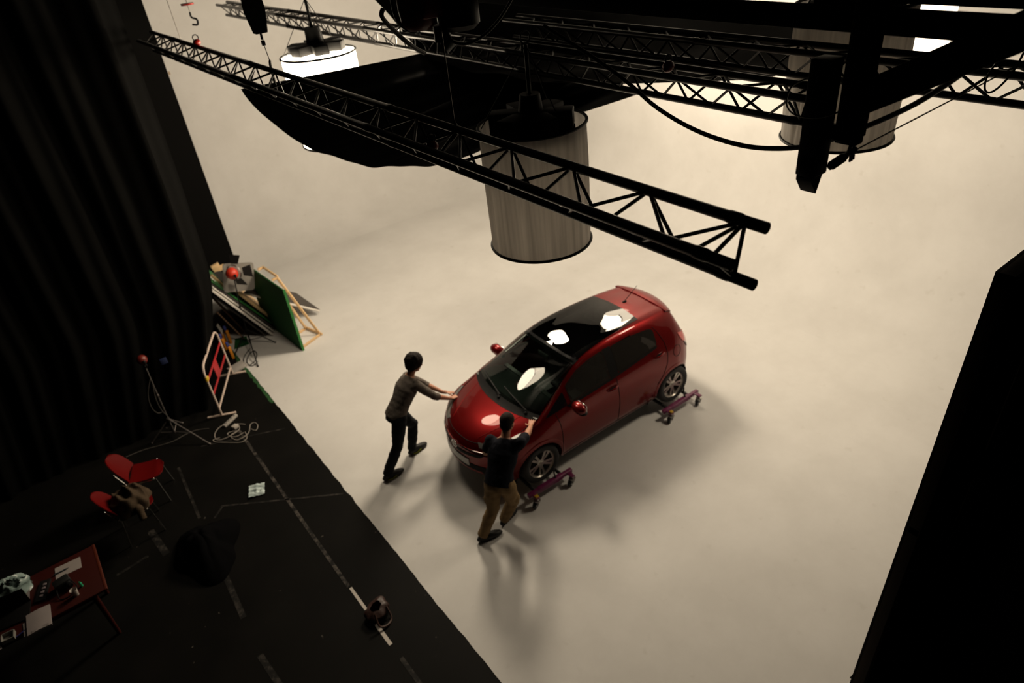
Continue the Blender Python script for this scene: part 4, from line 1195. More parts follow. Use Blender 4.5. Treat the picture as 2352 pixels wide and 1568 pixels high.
# green screen board with its timber A-brace ------------------------------------
t = thing('green_board', 'tall green painted board standing on edge with pine braces behind it', 'board', (2.76, 11.14, 0))
T = frame_T((0, 0, 0), (-.13, 1.66, 0), (0, 0, 1))
mb = MB(); mb.box((.83, .65, 0), (1.66, 1.30, .022), T); g_ = mb.build('green_face', GREEN, t)
mb = MB(); mb.box((.83, .655, .020), (1.66, 1.30, .016), T); mb.build('white_back', PALEW, t)
mb = MB(); mb.box((-.006, .655, .006), (.012, 1.31, .045), T); mb.build('edge_strip', GREENE, t)
def bar(mb, a, b, w, h=None):
    a, b = V(a), V(b); d = b-a
    mb.box((d.length/2, 0, 0), (d.length, w, h or w), frame_T(a, d, (0, 0, 1) if abs(d.normalized().z) < .95 else (0, 1, 0)), 0, .003)
O = V((2.76, 11.14, 0))
for nm, a, b in (('strut', (2.86, 11.72, 1.30), (3.22, 11.42, .05)), ('strut', (2.80, 11.55, 1.08), (3.10, 11.80, .06)),
                 ('foot_rail', (2.80, 11.22, .03), (3.24, 11.40, .03)), ('foot_rail', (2.78, 11.72, .03), (3.12, 11.82, .03)),
                 ('side_rail', (3.12, 11.84, .04), (3.25, 11.36, .04)), ('top_rail', (2.83, 12.35, 1.30), (2.87, 11.70, 1.32)), ('top_block', (2.72, 12.33, 1.30), (2.84, 12.35, 1.30)), ('top_block', (2.76, 11.72, 1.28), (2.88, 11.72, 1.30))):
    mb = MB(); bar(mb, V(a)-O, V(b)-O, .045, .03); mb.build(nm, PALE, t)

# the stack of flats leaning at the left, end edges towards the camera -----------
def leaning(name, label, cat, bot, top, depth, th, m, y=None, back=0.0):
    p = at(*bot) if y is None else atY(*bot, y); q = atY(*top, p.y)
    T = frame_T((0, 0, 0), q-p, (0, 1, 0))
    L = (q-p).length
    mb = MB(); mb.box((L/2, depth/2+back, 0), (L, depth, th), T, 0, .002)
    o = mb.build(name, m); o.location = p+(V((0, 0, th*.45)) if y is None else V())
    tag(o, label, cat, 'flats leaning behind the light stand')
    return o
leaning('timber_flat', 'pine-edged flat, topmost in the leaning stack beside the green board', 'flat', (638, 743), (543, 671), 1.2, .055, PALE)
leaning('scenery_board', 'green-edged board just under the pine flat in the leaning stack', 'board', (636, 751), (486, 648), 1.6, .02, GREENE)
leaning('scenery_board', 'black board between the green edge and the pale edges in the leaning stack', 'board', (634, 758), (487, 655), 1.7, .03, DKB)
leaning('scenery_board', 'thin pale grey-edged board in the leaning stack above the white-edged one', 'board', (632, 764), (489, 661), 1.7, .022, PALEW)
leaning('scenery_board', 'thick white-edged board near the bottom of the leaning stack', 'board', (628, 771), (489, 670), 1.8, .035, PALEW)
leaning('scenery_board', 'lowest dark board of the leaning stack, under the white-edged one', 'board', (612, 772), (491, 682), 1.8, .03, DKB)
leaning('scenery_board', 'dark brown board leaning apart to the left of the stack behind the light stand', 'board', (565, 765), (493, 690), 1.4, .025, BROWNB)
leaning('wooden_batten', 'thin brown batten propped to the left of the light stand foot', 'batten', (563, 781), (499, 718), .035, .025, BROWNB)
# further pieces behind
def quad_board(name, label, cat, P, th, m, mats=None):
    P = [V(p) for p in P]; c = sum(P, V())/4
    mb = MB(); mb.sheet(lambda u, v: (P[0]*(1-u)+P[1]*u)*(1-v)+(P[3]*(1-u)+P[2]*u)*v-c, 4, 4, th)
    o = mb.build(name, m); o.location = c
    return tag(o, label, cat)
quad_board('sloping_board', 'wide dark grey board sloping down to the floor beyond the green board', 'board',
           [at(560, 672, .80), at(734, 712, .10), at(680, 674, .14), at(582, 650, .84)], .03, mat('slate_panel', (.055, .045, .040), .7, var=.1))
quad_board('white_batten', 'pale edge batten along the near side of the sloping dark panel', 'batten',
           [at(562, 675, .78), at(734, 716, .075), at(734, 712, .10), at(560, 671, .80)], .03, PALEW)
quad_board('grey_card', 'pale card tucked under the sloping dark panel beside the pine flat', 'card',
           [atY(591, 684, 13.2), atY(620, 692, 13.2), atY(633, 724, 12.9), atY(616, 722, 12.9)], .012, mat('grey_green_card', (.36, .36, .30), .7))
Yp = 12.33
P4 = [atY(x, y, Yp) for x, y in ((514, 672), (585, 664), (569, 604), (508, 606))]
pv = [P4[0]*0 for _ in range(1)]
out2 = rnd_poly([(0, 0), ((P4[1]-P4[0]).length, 0), ((P4[1]-P4[0]).length*.98, (P4[2]-P4[1]).length), (0, (P4[3]-P4[0]).length)], .06)
mb = MB(); mb.poly(out2, .012, frame_T((0, 0, 0), P4[1]-P4[0], P4[3]-P4[0])); o = mb.build('diffuser_panel', mat('grey_plastic_sheet', (.24, .225, .205), .45, var=.12, vscale=3))
o.location = P4[0]; tag(o, 'pale grey sheet with rounded corners standing behind the red lamp head', 'sheet')
leaning('pine_batten', 'pine batten against the curtain edge left of the red lamp head', 'batten', (520, 662), (486, 632), .05, .05, PALE, 12.6)
leaning('scenery_board', 'white board by the curtain edge below the pine batten', 'board', (512, 664), (486, 641), .6, .03, PALEW, 12.7)
quad_board('dark_card', 'dark card behind the pine batten left of the red lamp head', 'card', [atY(488, 626, 12.9), atY(519, 652, 12.9), atY(519, 630, 12.9), atY(505, 622, 12.9)], .012, DKB)
for (a, b, lab) in (((486, 616), (503, 607), 'left pine block above the dark card by the curtain edge'), ((491, 622), (516, 611), 'right pine block above the dark card by the curtain edge')):
    a, b = atY(*a, 13.1), atY(*b, 13.1); mb = MB(); bar(mb, V(), b-a, .09, .06); o = mb.build('timber_block', PALE); o.location = a; tag(o, lab, 'timber', 'pine blocks by the curtain')

# red-headed lamp on its black stand ----------------------------------------------
LRED = mat('lamp_red', (.55, .035, .014), .45)
def tripod(name, label, base, feet, hubz, head_at, pole_m, head_m, flaps, leg_m, hr=.112):
    base = V(base); t = thing(name, label, 'light stand', base)
    hub = V((0, 0, hubz)); hd = V(head_at)-base
    for f in feet:
        f = V(f)-base
        mb = MB(); mb.cyl(hub+V((0, 0, .02)), f+V((0, 0, .012)), .011, n=8); mb.ell(f+V((0, 0, .014)), (.018, .018, .014), None, 10, 6)
        l = mb.build('leg', leg_m, t)
        mb = MB(); mb.cyl(V((0, 0, .08)), hub*.45+f*.5, .007, n=6); mb.build('brace', leg_m, l)
    mb = MB(); mb.tube([V((0, 0, .06)), hub, V((hd.x*.4, hd.y*.4, hd.z*.55)), hd-V((0, 0, .14))], [.014, .014, .012, .010], 10)
    mb.lathe([(0, hubz-.03), (.026, hubz-.03), (.026, hubz+.04), (0, hubz+.04)], 12)
    mb.ell(V((hd.x*.4, hd.y*.4, hd.z*.55)), (.022, .022, .03), None, 10, 8)
    mb.build('pole', pole_m, t)
    mb = MB(); mb.ell(hd, (hr, hr, hr), None, 20, 14); h = mb.build('lamp_head', head_m, t)
    mb = MB()
    for s in (-1, 1): mb.tube(spl([hd+V((.0, .0, -.15)), hd+V((.02, (hr+.012)*s, -.08)), hd+V((.01, (hr+.018)*s, .0))], 4), .012, 8); mb.ell(hd+V((.01, (hr+.018)*s, 0)), (.028, .02, .028), None, 10, 6)
    mb.build('yoke', IRON, h)
    if flaps:
        fx = V(flaps).normalized(); sd = fx.cross(V((0, 0, 1))).normalized(); up = sd.cross(fx)
        mb = MB(); T = frame_T(hd+fx*.085, sd, up)
        mb.lathe([(.135, 0), (.145, 0), (.145, .04), (.135, .04)], 24, 0, T, True); mb.build('lamp_rim', STEEL, h)
        for k, (a, b) in enumerate(((sd, up), (-sd, up), (up, sd), (-up, sd))):
            c = hd+fx*.12+a*.14; w0, w1 = (.075, .12)
            P = [c-b*w0, c+b*w0, c+b*w1+a*.15+fx*.06, c-b*w1+a*.15+fx*.06]
            mb = MB(); mb.sheet(lambda u, v: (P[0]*(1-u)+P[1]*u)*(1-v)+(P[3]*(1-u)+P[2]*u)*v, 2, 2, .004); mb.build('barn_door', mat('barn_door_black', (.02, .018, .018), .6), h)
    return t
sb = at(577, 788)
hp = V((sb.x, sb.y, 1.5)); q = at(533, 628, 1.5); hp = q
tripod('light_stand', 'black light stand with a round red lamp head and barn doors beside the leaning flats', (sb.x, sb.y, 0),
       [at(633, 787), at(540, 815), at(593, 842)], .30, hp, IRON, LRED, (.75, .55, -.1), IRON)
for lab, P, r in [('black cable coiled round the foot of the red lamp stand', [(575, 800), (563, 815), (560, 830), (572, 838), (586, 828), (590, 812), (582, 806), (570, 818), (568, 833), (580, 840), (592, 830)], .008)]:
    mb = MB(); mb.tube(spl([at(x, y, .012+.006*(i % 3)) for i, (x, y) in enumerate(P)], 6), r, 6); tag(mb.build('coiled_cable', IRON), lab, 'cable')
tb = at(405, 1000)
tripod('light_stand', 'grey metal light stand with a small red lamp head in the shadow by the curtain', (tb.x, tb.y, 0),
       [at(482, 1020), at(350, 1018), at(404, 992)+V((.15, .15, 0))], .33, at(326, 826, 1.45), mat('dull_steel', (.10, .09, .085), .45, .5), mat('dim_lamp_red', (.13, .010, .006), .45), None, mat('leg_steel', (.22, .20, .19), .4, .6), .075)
for i, P in enumerate([[(345, 870), (340, 905), (348, 935), (362, 948), (375, 945)], [(350, 880), (358, 915), (370, 940), (385, 955)]]):
    mb = MB(); mb.tube(spl([atY(x, y, 10.3) for x, y in P], 6), .006, 6)
    tag(mb.build('lamp_cable', mat('dull_cable', (.05, .045, .04), .6)), ('outer', 'inner')[i]+' loop of thin cable hanging from the shaded light stand', 'cable')
mb = MB(); mb.box((0, 0, 0), (.10, .03, .10), None, 0, .006); o = mb.build('blue_pouch', mat('blue_plastic', (.010, .018, .06), .5)); o.location = atY(376, 829, 10.55); tag(o, 'small dark blue pouch hanging on the curtain beside the shaded light stand', 'pouch')

# white tubular barrier with red boards --------------------------------------------
f1, f2 = V((.955, 10.29, 0)), V((1.495, 11.37, 0)); u = (f2-f1).normalized(); L = (f2-f1).length
t = thing('safety_barrier', 'white tubular barrier with two red slats and a red centre plate beside the curtain', 'barrier', f1, math.atan2(u.y, u.x))
WTUBE = mat('white_tube', (.52, .42, .36), .45, var=.08, vscale=14)
RSLAT = mat('red_slat', (.34, .012, .016), .5)
mb = MB(); r_ = .16
P = [V((0, 0, .02)), V((0, 0, .5)), V((0, 0, .97-r_))]+[V((r_-r_*math.cos(a), 0, .97-r_+r_*math.sin(a))) for a in [math.pi/2*k/8 for k in range(1, 9)]]
P += [V((L-x.x, 0, x.z)) for x in reversed(P)]
mb.tube(P, .020, 12); mb.build('frame', WTUBE, t)
mb = MB(); mb.cyl((0, 0, .15), (L, 0, .15), .017, n=10); mb.build('bottom_rail', WTUBE, t)
for z in (.70, .43):
    mb = MB(); mb.box((L/2, 0, z), (L-.02, .012, .045), None, 0, .002); mb.build('slat', RSLAT, t)
mb = MB(); mb.box((L*.47, -.004, .565), (.24, .012, .27), None, 0, .002); mb.build('centre_plate', RSLAT, t)
for x in (0, L):
    mb = MB(); mb.box((x, 0, .012), (.045, .46, .024), None, 0, .004); mb.build('foot', WTUBE, t)
mb = MB(); mb.box((.03, -.015, .76), (.05, .03, .06), None, 0, .006); mb.lathe([(.021, .72), (.025, .72), (.025, .80), (.021, .80)], 12, 0, None, True); mb.build('yellow_clip', mat('yellow_clip', (.55, .38, .02), .5), t)

# orange-handled clamps behind the barrier -------------------------------------------
ORG = mat('orange_plastic', (.62, .22, .012), .5); BLU = mat('deep_blue_plastic', (.03, .045, .22), .5)
for lab, b, h in (('orange clamp with a blue head, tallest at the back beside another', (531, 788), .30), ('orange clamp with a blue head, leftmost at the back behind the barrier', (519, 787), .29),
                  ('orange clamp with a blue head, nearest the top rail of the barrier', (520, 803), .26), ('orange clamp lowest and closest to the grey card behind the barrier', (536, 823), .27)):
    p = at(*b); t = thing('orange_clamp', lab, 'clamp', p, .2, 'orange clamps behind the barrier')
    mb = MB(); mb.box((0, 0, h/2), (.055, .05, h), None, 0, .012); mb.build('handle', ORG, t)
    mb = MB(); mb.box((-.01, .01, h+.05), (.045, .04, .10), None, 0, .01); mb.build('blue_head', BLU, t)
quad_board('pale_scrap', 'small pale scrap board standing between the curtain edge and the orange clamps', 'board', [atY(497, 748, 12.4), atY(512, 770, 12.4), atY(511, 757, 12.4), atY(500, 742, 12.4)], .012, GREYB)
mb = MB(); mb.box((0, 0, .02), (.30, .24, .04), None, 0, .004); o = mb.build('grey_card', GREYB); o.location = at(545, 847)+V((.02, .02, 0)); o.rotation_euler = (0, 0, .25); tag(o, 'flat grey card lying on the floor against the far foot of the barrier', 'card')
# ragged green paint along the edge of the white floor
mb = MB(); n = 40
for k in range(n):
    y0 = 10.0+k*.055; w = .03+.035*abs(noise.noise(V((k*.7, 1, 0)))); x0 = 1.735+.02*noise.noise(V((k*.5, 7, 0)))
    mb.add([(x0-w, y0, .006), (x0+.02, y0, .006), (x0+.02, y0+.056, .006), (x0-w*.8, y0+.056, .006), (x0-w, y0, .001), (x0+.02, y0, .001), (x0+.02, y0+.056, .001), (x0-w*.8, y0+.056, .001)],
           [(0, 1, 2, 3), (4, 7, 6, 5), (0, 4, 5, 1), (2, 6, 7, 3), (0, 3, 7, 4)])
tag(mb.build('floor_paint', mat('green_floor_paint', (.012, .07, .016), .8, var=.4, vscale=30)), None, None, None, 'structure'); bpy.data.objects['floor_paint'].name = 'trim_1'
quad_board('green_cloth', 'dark green cloth on the floor under the left end of the flats', 'cloth', [at(538, 802, .008), at(572, 790, .008), at(566, 772, .008), at(540, 778, .008)], .01, GREEN)

# power strip, plugs and cables on the floor -------------------------------------------
CABW = mat('pale_cable', (.28, .25, .22), .6); WPL = mat('white_plastic', (.40, .37, .34), .5)
p = at(530, 968); t = thing('power_strip', 'white power strip on the floor in front of the barrier foot', 'power strip', p, math.atan2(.55, .9))
mb = MB(); mb.box((0, 0, .022), (.30, .055, .044), None, 0, .006); mb.build('strip_body', WPL, t)
for k in range(4):
    mb = MB(); mb.lathe([(.0, .0445), (.019, .0445), (.021, .046), (.021, .048)], 14, 0, TR((-.10+.065*k, 0, 0))); mb.build('socket', mat('socket_grey', (.2, .19, .18), .5), t)
p = at(541, 983); t = thing('plug_adapter', 'square white plug adapter on the floor beside the power strip', 'plug', p, .5)
mb = MB(); mb.box((0, 0, .03), (.09, .08, .06), None, 0, .01); mb.build('adapter_body', WPL, t)
mb = MB(); mb.tube(spl([(.04, 0, .03), (.09, -.01, .02), (.12, -.10, .008)], 5), .006, 6); mb.build('cord', CABW, t)
for lab, P in [('pale cable in a wide loop left of the power strip', [(520, 970), (500, 985), (493, 1000), (500, 1010), (520, 1005), (545, 990), (528, 992), (523, 998), (540, 1003), (560, 993)]),
               ('pale cable curling right of the power strip to a plug', [(545, 972), (550, 985), (530, 1000), (545, 1010), (570, 995), (575, 975), (585, 970), (592, 977), (588, 988), (577, 985)]),
               ('pale cable in a long flat loop below the power strip', [(505, 1005), (490, 1010), (497, 1015), (530, 1016), (555, 1015), (567, 1005), (563, 992)])]:
    mb = MB(); mb.tube(spl([at(x, y, .008+.003*(i % 2)) for i, (x, y) in enumerate(P)], 6), .006, 6); tag(mb.build('floor_cable', CABW), lab, 'cable')
mb = MB(); mb.tube(spl([at(x, y, .008) for x, y in ((290, 1049), (330, 1033), (370, 1022), (400, 1012), (425, 998), (450, 988), (480, 984))], 6), .006, 6)
tag(mb.build('floor_cable', mat('dim_cable', (.09, .08, .07), .7)), 'dim cable running along the floor from the red chairs to the light stand', 'cable')

# red shell chairs ---------------------------------------------------------------------
CRED = mat('red_chair_shell', (.10, .0025, .0025), .5, var=.05, spec=.08)
def make_chair(loc, rz, label):
    t = thing('shell_chair', label, 'chair', loc, rz, 'red chairs on the black floor')
    def seat(u, v):
        x = -.19+.42*u; hw = .205*(1-.0*u); 
        if u > .7: hw *= math.sqrt(max(.05, 1-((u-.7)/.3)**2*.75))
        y = hw*(2*v-1); return V((x, y, .455+.012*math.cos(math.pi*(u-.5)*1.2)*-1-.02*max(0, u-.8)*5+.02*(2*v-1)**2))
    mb = MB(); mb.sheet(seat, 20, 14, .012); mb.build('seat', CRED, t)
    def back(u, v):
        z = .50+.33*u; hw = .205
        if u > .45: hw *= math.sqrt(max(.06, 1-((u-.45)/.55)**2*.8))
        y = hw*(2*v-1); return V((-.205-.13*u-.05*u*u+.03*(2*v-1)**2, y, z))
    mb = MB(); mb.sheet(back, 20, 14, .012); mb.build('backrest', CRED, t)
    for s in (-1, 1):
        mb = MB(); mb.tube(spl([(-.30, .212*s, .68), (-.235, .215*s, .52), (-.205, .215*s, .462), (-.05, .213*s, .447), (.14, .212*s, .447)], 5), .010, 8)
        for q in ((-.30, .215*s, .68), (-.205, .22*s, .468), (.13, .216*s, .455)): mb.ell(q, (.016, .014, .016), None, 10, 6)
        mb.build('side_frame', CHROME, t)
        for x in (.15, -.19):
            mb = MB(); mb.tube([(x, .205*s, .45), (x+(.05 if x > 0 else -.05), .225*s, .005)], .010, 8); mb.build('leg', CHROME, t)
    mb = MB(); mb.cyl((-.205, -.215, .462), (-.205, .215, .462), .009, n=8); mb.build('cross_bar', CHROME, t)
    return t
make_chair((-.36, 9.12, 0), R(-19), 'empty red shell chair with chrome frame, farther of the two on the black floor')
make_chair((-.64, 8.55, 0), R(-3), 'red shell chair with a brown jacket heaped on its seat')
# the jacket
mb = MB(); random.seed(11)
def lump(u, v):
    a = 2*math.pi*u; e = v
    r = .235*(math.sin(math.pi*(.04+.5*e)))**.8
    f = 1+.22*noise.noise(V((math.cos(a)*1.7, math.sin(a)*1.7, e*2)))+.10*math.sin(a*5+e*6)
    x, y = r*f*math.cos(a)*1.0, r*f*math.sin(a)*.95
    z = .25*math.cos(math.pi*.5*e)**.7*(1+.25*noise.noise(V((x*9, y*9, 3))))+.035*math.sin(x*38+y*21)*(1-e)
    if e > .9: z -= .0
    return V((x, y, max(0.0, z)))
mb.grid(lump, 72, 24)
o = mb.build('jacket', mat('brown_jacket_cloth', (.055, .038, .024), .9, var=.55, vscale=7, bump=.4, bscale=30, spec=.1), sharp=0); o.location = (-.66, 8.52, .47)
tag(o, 'crumpled brown jacket heaped on the nearer red chair', 'jacket')
mb = MB(); mb.tube(spl([(0, 0, .02), (.05, -.12, .0), (.06, -.20, -.06), (.055, -.26, -.16)], 5), [.05]*5+[.058]*5+[.045]*5+[.03], 12)
s_ = mb.build('sleeve', bpy.data.materials['brown_jacket_cloth'], o); s_.location = (.0, -.03, .08)

# papers, heap, bag on the floor ----------------------------------------------------------
def crumple(name, label, cat, c, sx, sy, rz, m, h=.03, seed=1, th=.003, group=None):
    mb = MB()
    mb.sheet(lambda u, v: V(((u-.5)*sx, (v-.5)*sy, .006+h*abs(noise.noise(V((u*3+seed, v*3, seed))))+h*.6*abs(math.sin(v*9+u*2+seed)))), 16, 16, th)
    o = mb.build(name, m, sharp=25); o.location = c; o.rotation_euler = (0, 0, rz); return tag(o, label, cat, group)
PBLUE = mat('pale_blue_paper', (.50, .60, .60), .6, var=.2, vscale=6)
crumple('plastic_packet', 'creased pale blue packet lying on the black floor', 'packet', at(591, 1127), .22, .24, -.35, PBLUE, .035, 2)
def heap(u, v):
    a = 2*math.pi*u; r0 = .55*(1+.30*noise.noise(V((math.cos(a)*1.3, math.sin(a)*1.3, 2)))+.12*math.sin(3*a))
    r = r0*v; x, y = r*math.cos(a)*.75, r*math.sin(a)*1.0
    z = (1-v)**.8*.34+.07*abs(noise.noise(V((x*6, y*6, 1))))*(1-v*v)+.05*abs(math.sin(x*14+3*noise.noise(V((x*3, y*3, 5)))))*(1-v)
    return V((x, y, z))
mb = MB(); mb.grid(heap, 80, 30); o = mb.build('cloth_heap', mat('black_velvet_heap', (.0025, .0025, .0028), .95, spec=.02), sharp=0); o.location = (-.10, 7.50, .002); tag(o, 'heap of black cloth dumped on the black floor between chairs and bag', 'cloth')
def bagf(u, v):
    a = 2*math.pi*u; n_ = 1+.12*noise.noise(V((math.cos(a)*2, math.sin(a)*2, v*2)))+.05*math.sin(6*a)
    r = (math.sin(math.pi*min(1, .08+v*.92))**.55 if v < .97 else .25)
    return V((.16*r*n_*math.cos(a), .125*r*n_*math.sin(a), .13*(1-v)+.02*noise.noise(V((a, v*3, 0)))))
t = thing('shoulder_bag', 'small dark brown leather bag on the floor tape near the white edge', 'bag', at(868, 1408), .5)
mb = MB(); mb.grid(bagf, 40, 16); mb.build('bag_body', mat('brown_leather', (.030, .011, .008), .5, var=.3, vscale=12, bump=.3, bscale=50), t, sharp=0)
mb = MB(); mb.tube(spl([(-.10, -.06, .15), (-.16, -.14, .05), (-.10, -.20, .015), (0, -.19, .012), (.06, -.10, .1)], 6), .012, 8); mb.build('strap', mat('brown_leather_strap', (.045, .018, .012), .5), t)

# tape and chalk lines on the black floor -----------------------------------------------
def tape_mat(name, col, keep):
    m = mat(name, col, .7, spec=.2); nt = m.node_tree; b = nt.nodes['Principled BSDF']
    tc = nt.nodes.new('ShaderNodeTexCoord'); n = nt.nodes.new('ShaderNodeTexNoise'); n.inputs['Scale'].default_value = 9; n.inputs['Detail'].default_value = 8; n.inputs['Roughness'].default_value = .75
    nt.links.new(tc.outputs['Object'], n.inputs['Vector'])
    r = nt.nodes.new('ShaderNodeValToRGB'); e = r.color_ramp.elements
    e[0].position, e[0].color = keep-.06, (.005, .0047, .0043, 1); e[1].position, e[1].color = keep+.06, (*col, 1)
    nt.links.new(n.outputs['Fac'], r.inputs[0]); nt.links.new(r.outputs[0], b.inputs['Base Color'])
    return m
TAPE1 = tape_mat('worn_tape', (.080, .070, .062), .52); TAPE2 = tape_mat('rubbed_tape', (.036, .032, .028), .54); TAPEW = mat('white_tape', (.50, .46, .42), .6)
def tape(a, b, w, m, label):
    a, b = V(a), V(b); a.z = b.z = 0; d = b-a
    mb = MB(); mb.box((d.length/2, 0, 0), (d.length, w, .0016), frame_T((0, 0, 0), d, (d.y*-1, d.x, 0)))
    o = mb.build('floor_tape', m); o.location = a+V((0, 0, .0012)); tag(o, label, 'tape', 'worn tape lines on the black floor')
tape((1.04, 9.7, 0), (1.07, 5.75, 0), .045, TAPE1, 'long worn tape line running from the power strip toward the brown bag')
tape((1.08, 5.72, 0), (1.085, 5.32, 0), .035, TAPEW, 'short bright white tape strip just above the brown bag')
tape((1.085, 5.08, 0), (1.09, 4.73, 0), .042, TAPEW, 'short bright white tape strip just below the brown bag')
tape((1.10, 4.52, 0), (1.11, 3.9, 0), .05, TAPE2, 'faint tape strip at the bottom edge below the brown bag')
tape((.03, 9.5, 0), (-.02, 8.2, 0), .04, TAPE2, 'faint tape line running from the light stand to the black cloth heap')
tape((-.05, 7.05, 0), (-.08, 6.2, 0), .07, TAPE2, 'faint wide tape line just below the black cloth heap')
tape((-.10, 5.6, 0), (-.04, 4.9, 0), .07, TAPE2, 'faint wide tape line at the bottom edge left of centre')
tape((-.62, 8.45, 0), (-.55, 7.85, 0), .09, TAPE2, 'faint wide patch of worn tape below the jacket chair')
tape((.28, 8.22, 0), (1.70, 7.22, 0), .028, TAPE2, 'faint cross line from the blue packet to the white floor edge')
tape((.30, 8.20, 0), (.14, 8.05, 0), .03, TAPE2, 'short faint branch at the left end of the cross line')
tape((.45, 9.75, 0), (1.62, 9.2, 0), .028, TAPE2, 'faint cross line beyond the power strip cables')
tape((-.75, 8.0, 0), (-1.15, 7.95, 0), .04, TAPE2, 'short faint tape mark beside the red table')

# the red table and what lies on it ----------------------------------------------------------
TRED = mat('dark_red_lacquer', (.032, .0045, .003), .55, var=.15, vscale=3, spec=.15)
t = thing('table', 'dark red wooden table with papers at the lower left corner', 'table', (-2.2, 7.37, 0))
mb = MB(); mb.box((0, 0, .735), (2.1, .82, .03), None, 0, .008); mb.build('tabletop', TRED, t)
mb = MB(); mb.box((1.04, 0, .737), (.03, .83, .032), None, 0, .006); mb.build('edge_band', mat('orange_red_edge', (.075, .013, .005), .45), t)
for sx in (-1, 1):
    for sy in (-1, 1):
        mb = MB(); mb.tube([(sx*.90, sy*.34, .72), (sx*.90, sy*.36, .0)], [.032, .022], 10); mb.build('leg', TRED, t)
for sy in (-1, 1):
    mb = MB(); mb.box((0, sy*.34, .68), (1.8, .022, .08)); mb.build('apron', TRED, t)
ZT = .7505
PAP = mat('note_paper', (.30, .265, .25), .8, var=.05); PAP2 = mat('script_paper', (.24, .21, .205), .8, var=.08)
def on_table(name, label, cat, mb, m, x, y, rz=0.0, z=ZT):
    o = mb.build(name, m); o.location = (x, y, z); o.rotation_euler = (0, 0, rz); return tag(o, label, cat)
mb = MB(); mb.box((0, 0, .002), (.27, .19, .004)); on_table('paper_sheet', 'pale sheet of notes under a dark pen, near the far corner of the red table', 'paper', mb, PAP, -1.455, 7.595, -.06)
mb = MB(); mb.tube([(-.08, 0, .008), (.055, 0, .008), (.085, 0, .006)], [.007, .007, .001], 8); mb.box((-.05, .007, .010), (.05, .003, .003)); on_table('pen', 'dark pen lying across the pale sheet of notes', 'pen', mb, mat('pen_dark', (.02, .03, .04), .4), -1.53, 7.585, .0, ZT+.005)
mb = MB(); mb.lathe([(0, .003), (.024, .003), (.0255, 0), (.036, .088), (.0385, .09), (.0375, .092), (.034, .088), (.0235, .006), (0, .006)], 24)
on_table('paper_cup', 'small white plastic cup near the corner of the red table', 'cup', mb, mat('cup_white', (.36, .32, .29), .5), -1.44, 7.10)
mb = MB(); mb.lathe([(0, 0), (.016, 0), (.016, .05), (.008, .065), (.007, .075), (0, .075)], 14); on_table('green_vial', 'tiny green glass bottle behind the white cup', 'bottle', mb, mat('green_vial', (.02, .28, .13), .15), -1.37, 7.19)
t = thing('camera_pouch', 'black boxy camera pouch below the pale sheet of notes', 'camera pouch', (-1.53, 7.33, ZT), .2)
mb = MB(); mb.box((0, 0, .055), (.17, .12, .11), None, 0, .018); mb.build('pouch_body', mat('pouch_black', (.006, .006, .006), .5), t)
mb = MB(); mb.lathe([(0, 0), (.035, 0), (.037, .05), (.03, .055), (0, .055)], 18, 0, TR((.04, -.06, .055), 0, R(90))); mb.build('lens', BLKG, t)
mb = MB(); mb.tube(spl([(-.08, -.05, .06), (-.10, -.16, .01), (.0, -.20, .008), (.09, -.14, .01), (.08, -.05, .06)], 6), .006, 6); mb.build('strap', BLK, t)
t = thing('keypad', 'narrow black keypad with pale buttons between the two small papers', 'keypad', (-1.735, 7.42, ZT), 1.25)
mb = MB(); mb.box((0, 0, .014), (.30, .11, .028), None, 0, .005); mb.build('keypad_body', BLK, t)
for k in range(4):
    mb = MB(); mb.box((-.09+.055*k, -.01, .032), (.03, .035, .010), None, 0, .003); mb.build('button', mat('button_grey', (.16, .13, .14), .6), t)
mb = MB(); mb.sheet(lambda u, v: V(((u-.5)*.14, (v-.5)*.19, .003+.012*u*u)), 6, 6, .002); on_table('paper_sheet', 'small blank pale sheet left of the black keypad', 'paper', mb, PAP2, -1.93, 7.51, -.1)
t = thing('script_booklet', 'thick open script booklet at the near edge of the red table', 'booklet', (-1.82, 7.0, ZT), -.05)
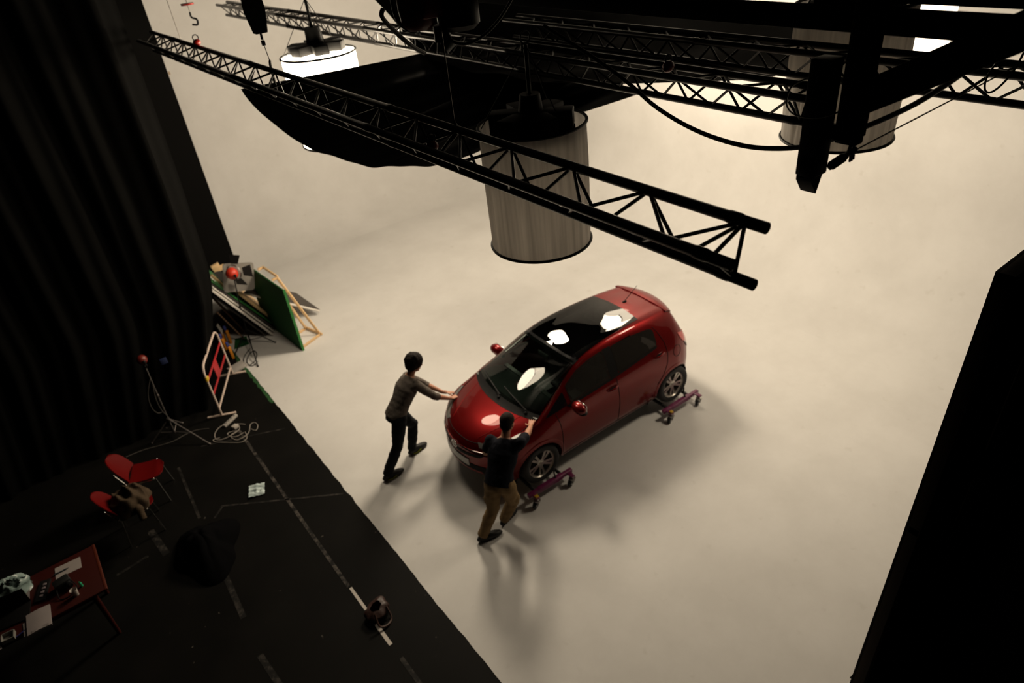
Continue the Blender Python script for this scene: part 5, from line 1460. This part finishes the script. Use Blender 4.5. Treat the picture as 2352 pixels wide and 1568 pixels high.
mb = MB(); mb.sheet(lambda u, v: V(((u-.5)*.23, (v-.5)*.31, .018+.010*math.sin(u*3)-.004*v)), 8, 8, .02); mb.build('pages', PAP2, t)
mb = MB(); mb.box((-.09, -.02, .004), (.13, .20, .006)); mb.build('under_sheet', PAP, t)
mb = MB(); mb.box((.01, -.13, .036), (.16, .02, .002)); mb.build('print_band', mat('print_grey', (.2, .17, .17), .8), t)
mb = MB(); mb.tube([(-.07, 0, .006), (.07, 0, .006)], .006, 8); on_table('blue_pen', 'blue pen between the white tray and the script booklet', 'pen', mb, mat('pen_blue', (.015, .02, .12), .4), -1.99, 6.97, .35)
mb = MB()
for c, d in (((0, 0, .004), (.12, .11, .006)), ((.057, 0, .025), (.006, .11, .05)), ((-.057, 0, .025), (.006, .11, .05)), ((0, .052, .025), (.12, .006, .05)), ((0, -.052, .025), (.12, .006, .05))): mb.box(c, d)
on_table('tray', 'small open white box tray at the near left of the red table', 'tray', mb, mat('tray_white', (.17, .165, .15), .6), -2.11, 6.985, -.1)
mb = MB(); mb.box((0, 0, .010), (.36, .26, .02), None, 0, .006); mb.box((0, .13, .11), (.36, .012, .22), TR((0, 0, 0), 0, R(0)), 0, .004); on_table('laptop', 'open black laptop in the dark middle of the red table', 'laptop', mb, mat('laptop_black', (.004, .004, .004), .6, spec=.1), -2.06, 7.27, -.15)
mb = MB(); mb.sheet(lambda u, v: V(((u-.5)*.2, (v-.5)*.27, .003)), 2, 2, .003); on_table('paper_sheet', 'pale sheet cut off by the left edge of the photo', 'paper', mb, PAP2, -2.30, 7.02, .1)
def plastic(u, v):
    a = 2*math.pi*u; r = .17*(math.sin(math.pi*(.03+.5*v)))**.7*(1+.35*noise.noise(V((math.cos(a)*1.5, math.sin(a)*1.5, v*2+4))))
    return V((r*1.25*math.cos(a), r*math.sin(a), max(0, .17*(1-v)**.8+.06*noise.noise(V((r*20, a*2, 1))))))
mb = MB(); mb.grid(plastic, 40, 14); o = on_table('plastic_bag', 'crumpled pale blue-green plastic bag at the far side of the red table', 'bag', mb, mat('bluegreen_plastic', (.17, .235, .22), .35, var=.3, vscale=14), -2.0, 7.66)
